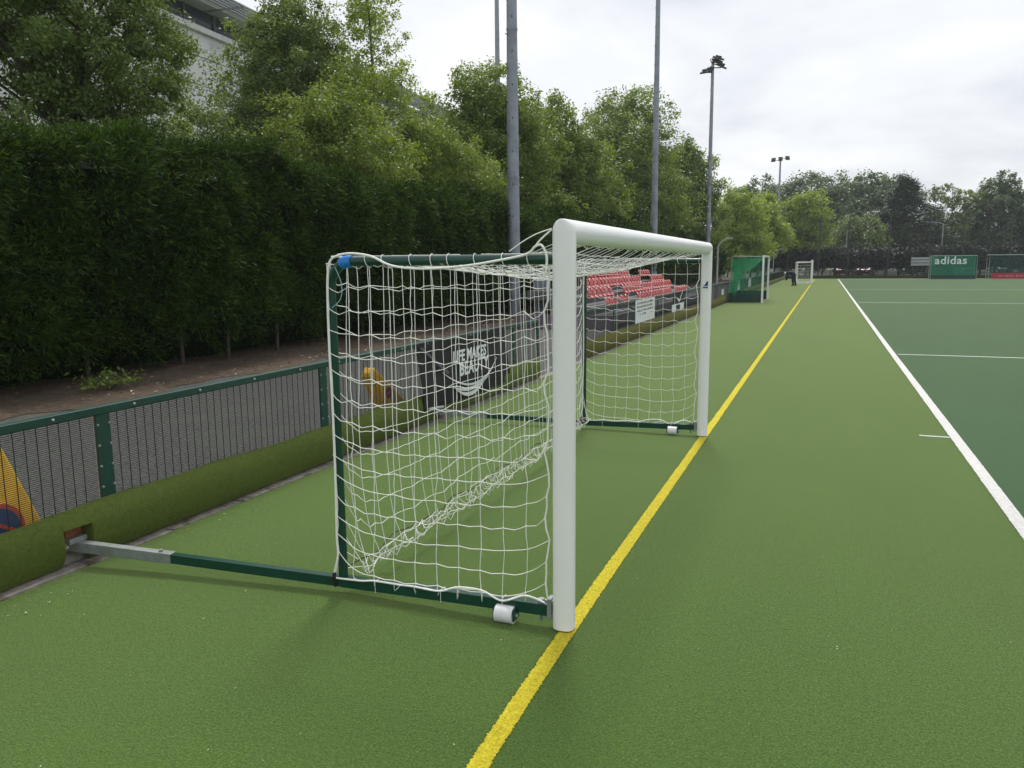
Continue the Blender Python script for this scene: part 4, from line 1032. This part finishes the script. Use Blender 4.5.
# cedar with level tiers
t = thing('cedar_tree', (11.0, 140, 0), 'dark cedar with flat spreading branches left of the airy pale tree', 'tree', 'trees beyond the far end')
cc = []; mb = MB(); mb.tube([(11, 140, 0), (10.9, 140, 7), (10.8, 140, 14.4)], [.4, .28, .06], 8).build('trunk', MT['bark'], t, smooth=True)
mb = MB()
for z, ln in ((2.4, 5.0), (3.2, 5.6), (4.2, 5.4), (5.2, 5.8), (6.3, 5.2), (7.4, 5.8), (8.6, 4.6), (9.8, 4.4), (10.8, 2.6), (11.9, 2.2), (12.9, 1.1), (13.8, .6)):
    for k in range(12):
        a = rng.uniform(0, 6.28); l = 1.3*ln*rng.uniform(.5, 1.08)*(1.15 if a < .9 or a > 5.4 else .95); zj = z+rng.normal(0, .35)
        ex = (11+l*math.cos(a), 140+l*math.sin(a), zj+.10*l*rng.uniform(-.4, 1.4)); mb.tube([(10.9, 140, zj-.6), ex], [.09, .02], 4, False)
        for s in np.linspace(.35, 1, 8): cc.append((11+l*s*math.cos(a)+rng.normal(0, .25), 140+l*s*math.sin(a), (zj-.6)*(1-s)+ex[2]*s+rng.normal(.1, .18)))
mb.build('limb', MT['bark'], t)
cc = np.array(cc); idx = np.repeat(np.arange(len(cc)), 42); off = rng.normal(0, 1, (len(idx), 3))*np.array([.5, .5, .26])
V, F = leaves(cc[idx]+off, np.tile([0, 0, 1.5], (len(idx), 1)), .42, .2, .5); V -= np.array([11, 140, 0]); o = npmesh('crown', V, F, MT['leaf_cedar']); o.parent = t

# the long clipped conifer hedge
t = thing('conifer_hedge', (-11.5, 2, 0), 'long tall dark conifer hedge along the path from the left edge to the far end', 'hedge')
def hnoise(y, z): return .15*np.sin(y*1.1+z*.7)+.10*np.sin(y*2.7-z*1.9+1)+.10*np.sin(y*4.3+z*3.7)*np.sin(z*5.1-y*1.3)+.06*np.sin(y*9.1-z*7.3)
Vs = []; Fs = []; off_ = 0
for (ya_, yb2, dens, per, LL, WW, cr_) in ((2.5, 20, 17, 190, .12, .022, .36), (20, 42, 9, 120, .17, .034, .44), (42, 88, 5, 60, .28, .07, .52)):
    ar = (yb2-ya_)*3.7; n_ = int(ar*dens); yy = rng.uniform(ya_, yb2, n_); zz = .38+3.52*rng.random(n_)**.82
    xx = -10.75+hnoise(yy, zz)-.35*np.clip((.9-zz)/.6, 0, 1)-.30*np.clip((zz-3.2)/.7, 0, 1)**2
    zt_ = 3.85+.16*np.sin(yy*.6)+.12*np.sin(yy*1.9+1)+.07*np.sin(yy*4.3); zz = np.minimum(zz, zt_)
    cF = np.stack([xx, yy, zz], 1); nF = np.tile([1.0, 0, .35], (n_, 1))
    nT = int((yb2-ya_)*2.0*dens*1.5); yT = rng.uniform(ya_, yb2, nT); xT = rng.uniform(-12.9, -10.85, nT); zT = 3.82+.16*np.sin(yT*.6)+.12*np.sin(yT*1.9+1)+.07*np.sin(yT*4.3)+.12*rng.random(nT)
    cT = np.stack([xT, yT, zT], 1); nTn = np.tile([.3, 0, 1.0], (nT, 1))
    c0 = np.concatenate([cF, cT]); n0_ = np.concatenate([nF, nTn])
    idx = np.repeat(np.arange(len(c0)), per); s = rng.random(len(idx))
    # sprays: points strung along a few drooping fingers leaving the clump centre
    dirs = n0_[idx]+rng.normal(0, .75, (len(idx), 3)); dirs /= np.linalg.norm(dirs, axis=1)[:, None]
    p = c0[idx]+dirs*(s**.8)[:, None]*cr_*rng.uniform(.7, 1.5, len(c0))[idx][:, None]
    p[:, 2] -= .25*cr_*s*s
    a = dirs+rng.normal(0, .35, dirs.shape); a[:, 2] -= .25; a /= np.linalg.norm(a, axis=1)[:, None]
    b = np.cross(a, rng.normal(0, 1, a.shape)); b /= np.maximum(np.linalg.norm(b, axis=1), 1e-6)[:, None]
    sz = rng.uniform(.6, 1.3, (len(a), 1)); a = a*LL*.5*sz; b = b*WW*.5*sz
    V = np.stack([p-a, p+b, p+a, p-b], 1).reshape(-1, 3); F = np.arange(len(V)).reshape(-1, 4)+off_; off_ += len(V); Vs.append(V); Fs.append(F)
V = np.concatenate(Vs); V[:, 2] = np.maximum(V[:, 2], .12); npmesh('foliage', V, np.concatenate(Fs), MT['leaf_hedge'], t)
v = []; f = []; ys = np.arange(0, 88.5, .4)
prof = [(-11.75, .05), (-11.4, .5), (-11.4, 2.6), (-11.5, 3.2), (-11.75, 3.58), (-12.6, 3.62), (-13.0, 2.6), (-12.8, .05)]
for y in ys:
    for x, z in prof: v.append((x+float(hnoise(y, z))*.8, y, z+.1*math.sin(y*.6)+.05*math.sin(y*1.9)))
k = len(prof)
for i in range(len(ys)-1):
    for q_ in range(k): f.append((i*k+q_, (i+1)*k+q_, (i+1)*k+(q_+1) % k, i*k+(q_+1) % k))
f += [tuple(range(k)), tuple((len(ys)-1)*k+q_ for q_ in range(k-1, -1, -1))]
MB().add(v, f).build('dark_core', simple('dark_core', (.007, .016, .004), .95, .6, 9, spec=.05), t)  # solid filling coloured near black for the shade inside the hedge
for i in range(34):
    y = 3+i*1.6+rng.uniform(-.4, .4) if i < 26 else 45+(i-26)*5; x = -11.3+rng.uniform(-.2, .25)
    MB().tube([(x, y, 0), (x+rng.normal(0, .05), y, .4), (x+rng.normal(0, .1), y+rng.normal(0, .1), 1.1)], [.05, .04, .03], 6).build('stem', MT['bark'], t)
# far dark hedge across the end
t = thing('evergreen_hedge', (10, 111, 0), 'far dark hedge row across the end of the pitch above the parked cars', 'hedge')
n_ = 2100; xx = rng.uniform(-13, 50, n_); zz = rng.uniform(.9, 3.3, n_)+.25*np.sin(xx*1.3)*(rng.random(n_)); yy = 109.6+rng.uniform(0, 1.2, n_)
c0 = np.stack([xx, yy, zz], 1); idx = np.repeat(np.arange(n_), 26)
V, F = leaves(c0[idx]+rng.normal(0, .35, (len(idx), 3)), np.tile([0, -.8, .6], (len(idx), 1)), .38, .2); V[:, 2] = np.maximum(V[:, 2], .5)
kp = (V.reshape(-1, 4, 3)[:, :, 2].min(1) > 1.0+.35*np.sin(V[::4, 0]*1.7)) | (rng.random(len(V)//4) < .12)
V = V.reshape(-1, 4, 3)[kp].reshape(-1, 3); F = np.arange(len(V)).reshape(-1, 4); npmesh('foliage', V, F, MT['leaf_far_hedge'], t)
MB().box(-13, 50, 110.6, 112, 1.15, 3.0).build('dark_core', simple('far_dark_core', (.012, .014, .008), .95, .5, 2), t)  # solid dark filling, gives the gaps between far leaves a shaded tone
q = MB()
for i in range(42): x = -12.5+i*1.5; q.tube([(x, 111, 0), (x+.1, 111, 1.3)], [.12, .09], 6)
q.each('stem', MT['bark'], t)

# small weed at the foot of the hedge
t = thing('weed_plant', (-10.15, 8.75, .1), 'small yellow green weed growing in the soil below the hedge', 'plant')
c0 = np.array([(-10.15+rng.normal(0, .16), 8.75+rng.normal(0, .28), .12+abs(rng.normal(0, .10))) for _ in range(240)])
V, F = leaves(c0, np.tile([0, 0, 1.0], (240, 1)), .08, .045); npmesh('foliage', V, F, MT['leaf_mid'], t)
q = MB()
for i in range(9): q.tube([(-10.15, 8.75, .06), (-10.15+rng.normal(0, .14), 8.75+rng.normal(0, .22), .28)], [.006, .003], 4)
q.each('stem', MT['bark'], t)

# ------------------------------------------------------------------ haze
HZ = 0.0004
m = bpy.data.materials.new('haze'); m.use_nodes = True; m.node_tree.nodes.clear()
o_ = m.node_tree.nodes.new('ShaderNodeOutputMaterial'); vv = m.node_tree.nodes.new('ShaderNodeVolumePrincipled')
vv.inputs['Density'].default_value = HZ; vv.inputs['Color'].default_value = (.86, .90, .96, 1); vv.inputs['Anisotropy'].default_value = .2
m.node_tree.links.new(vv.outputs[0], o_.inputs['Volume'])
hz = MB().box(-420, 420, -160, 520, -1.03, 25).build('haze', m); tag(hz, 'thin pale haze between the camera and the far trees', 'haze', None, 'stuff')
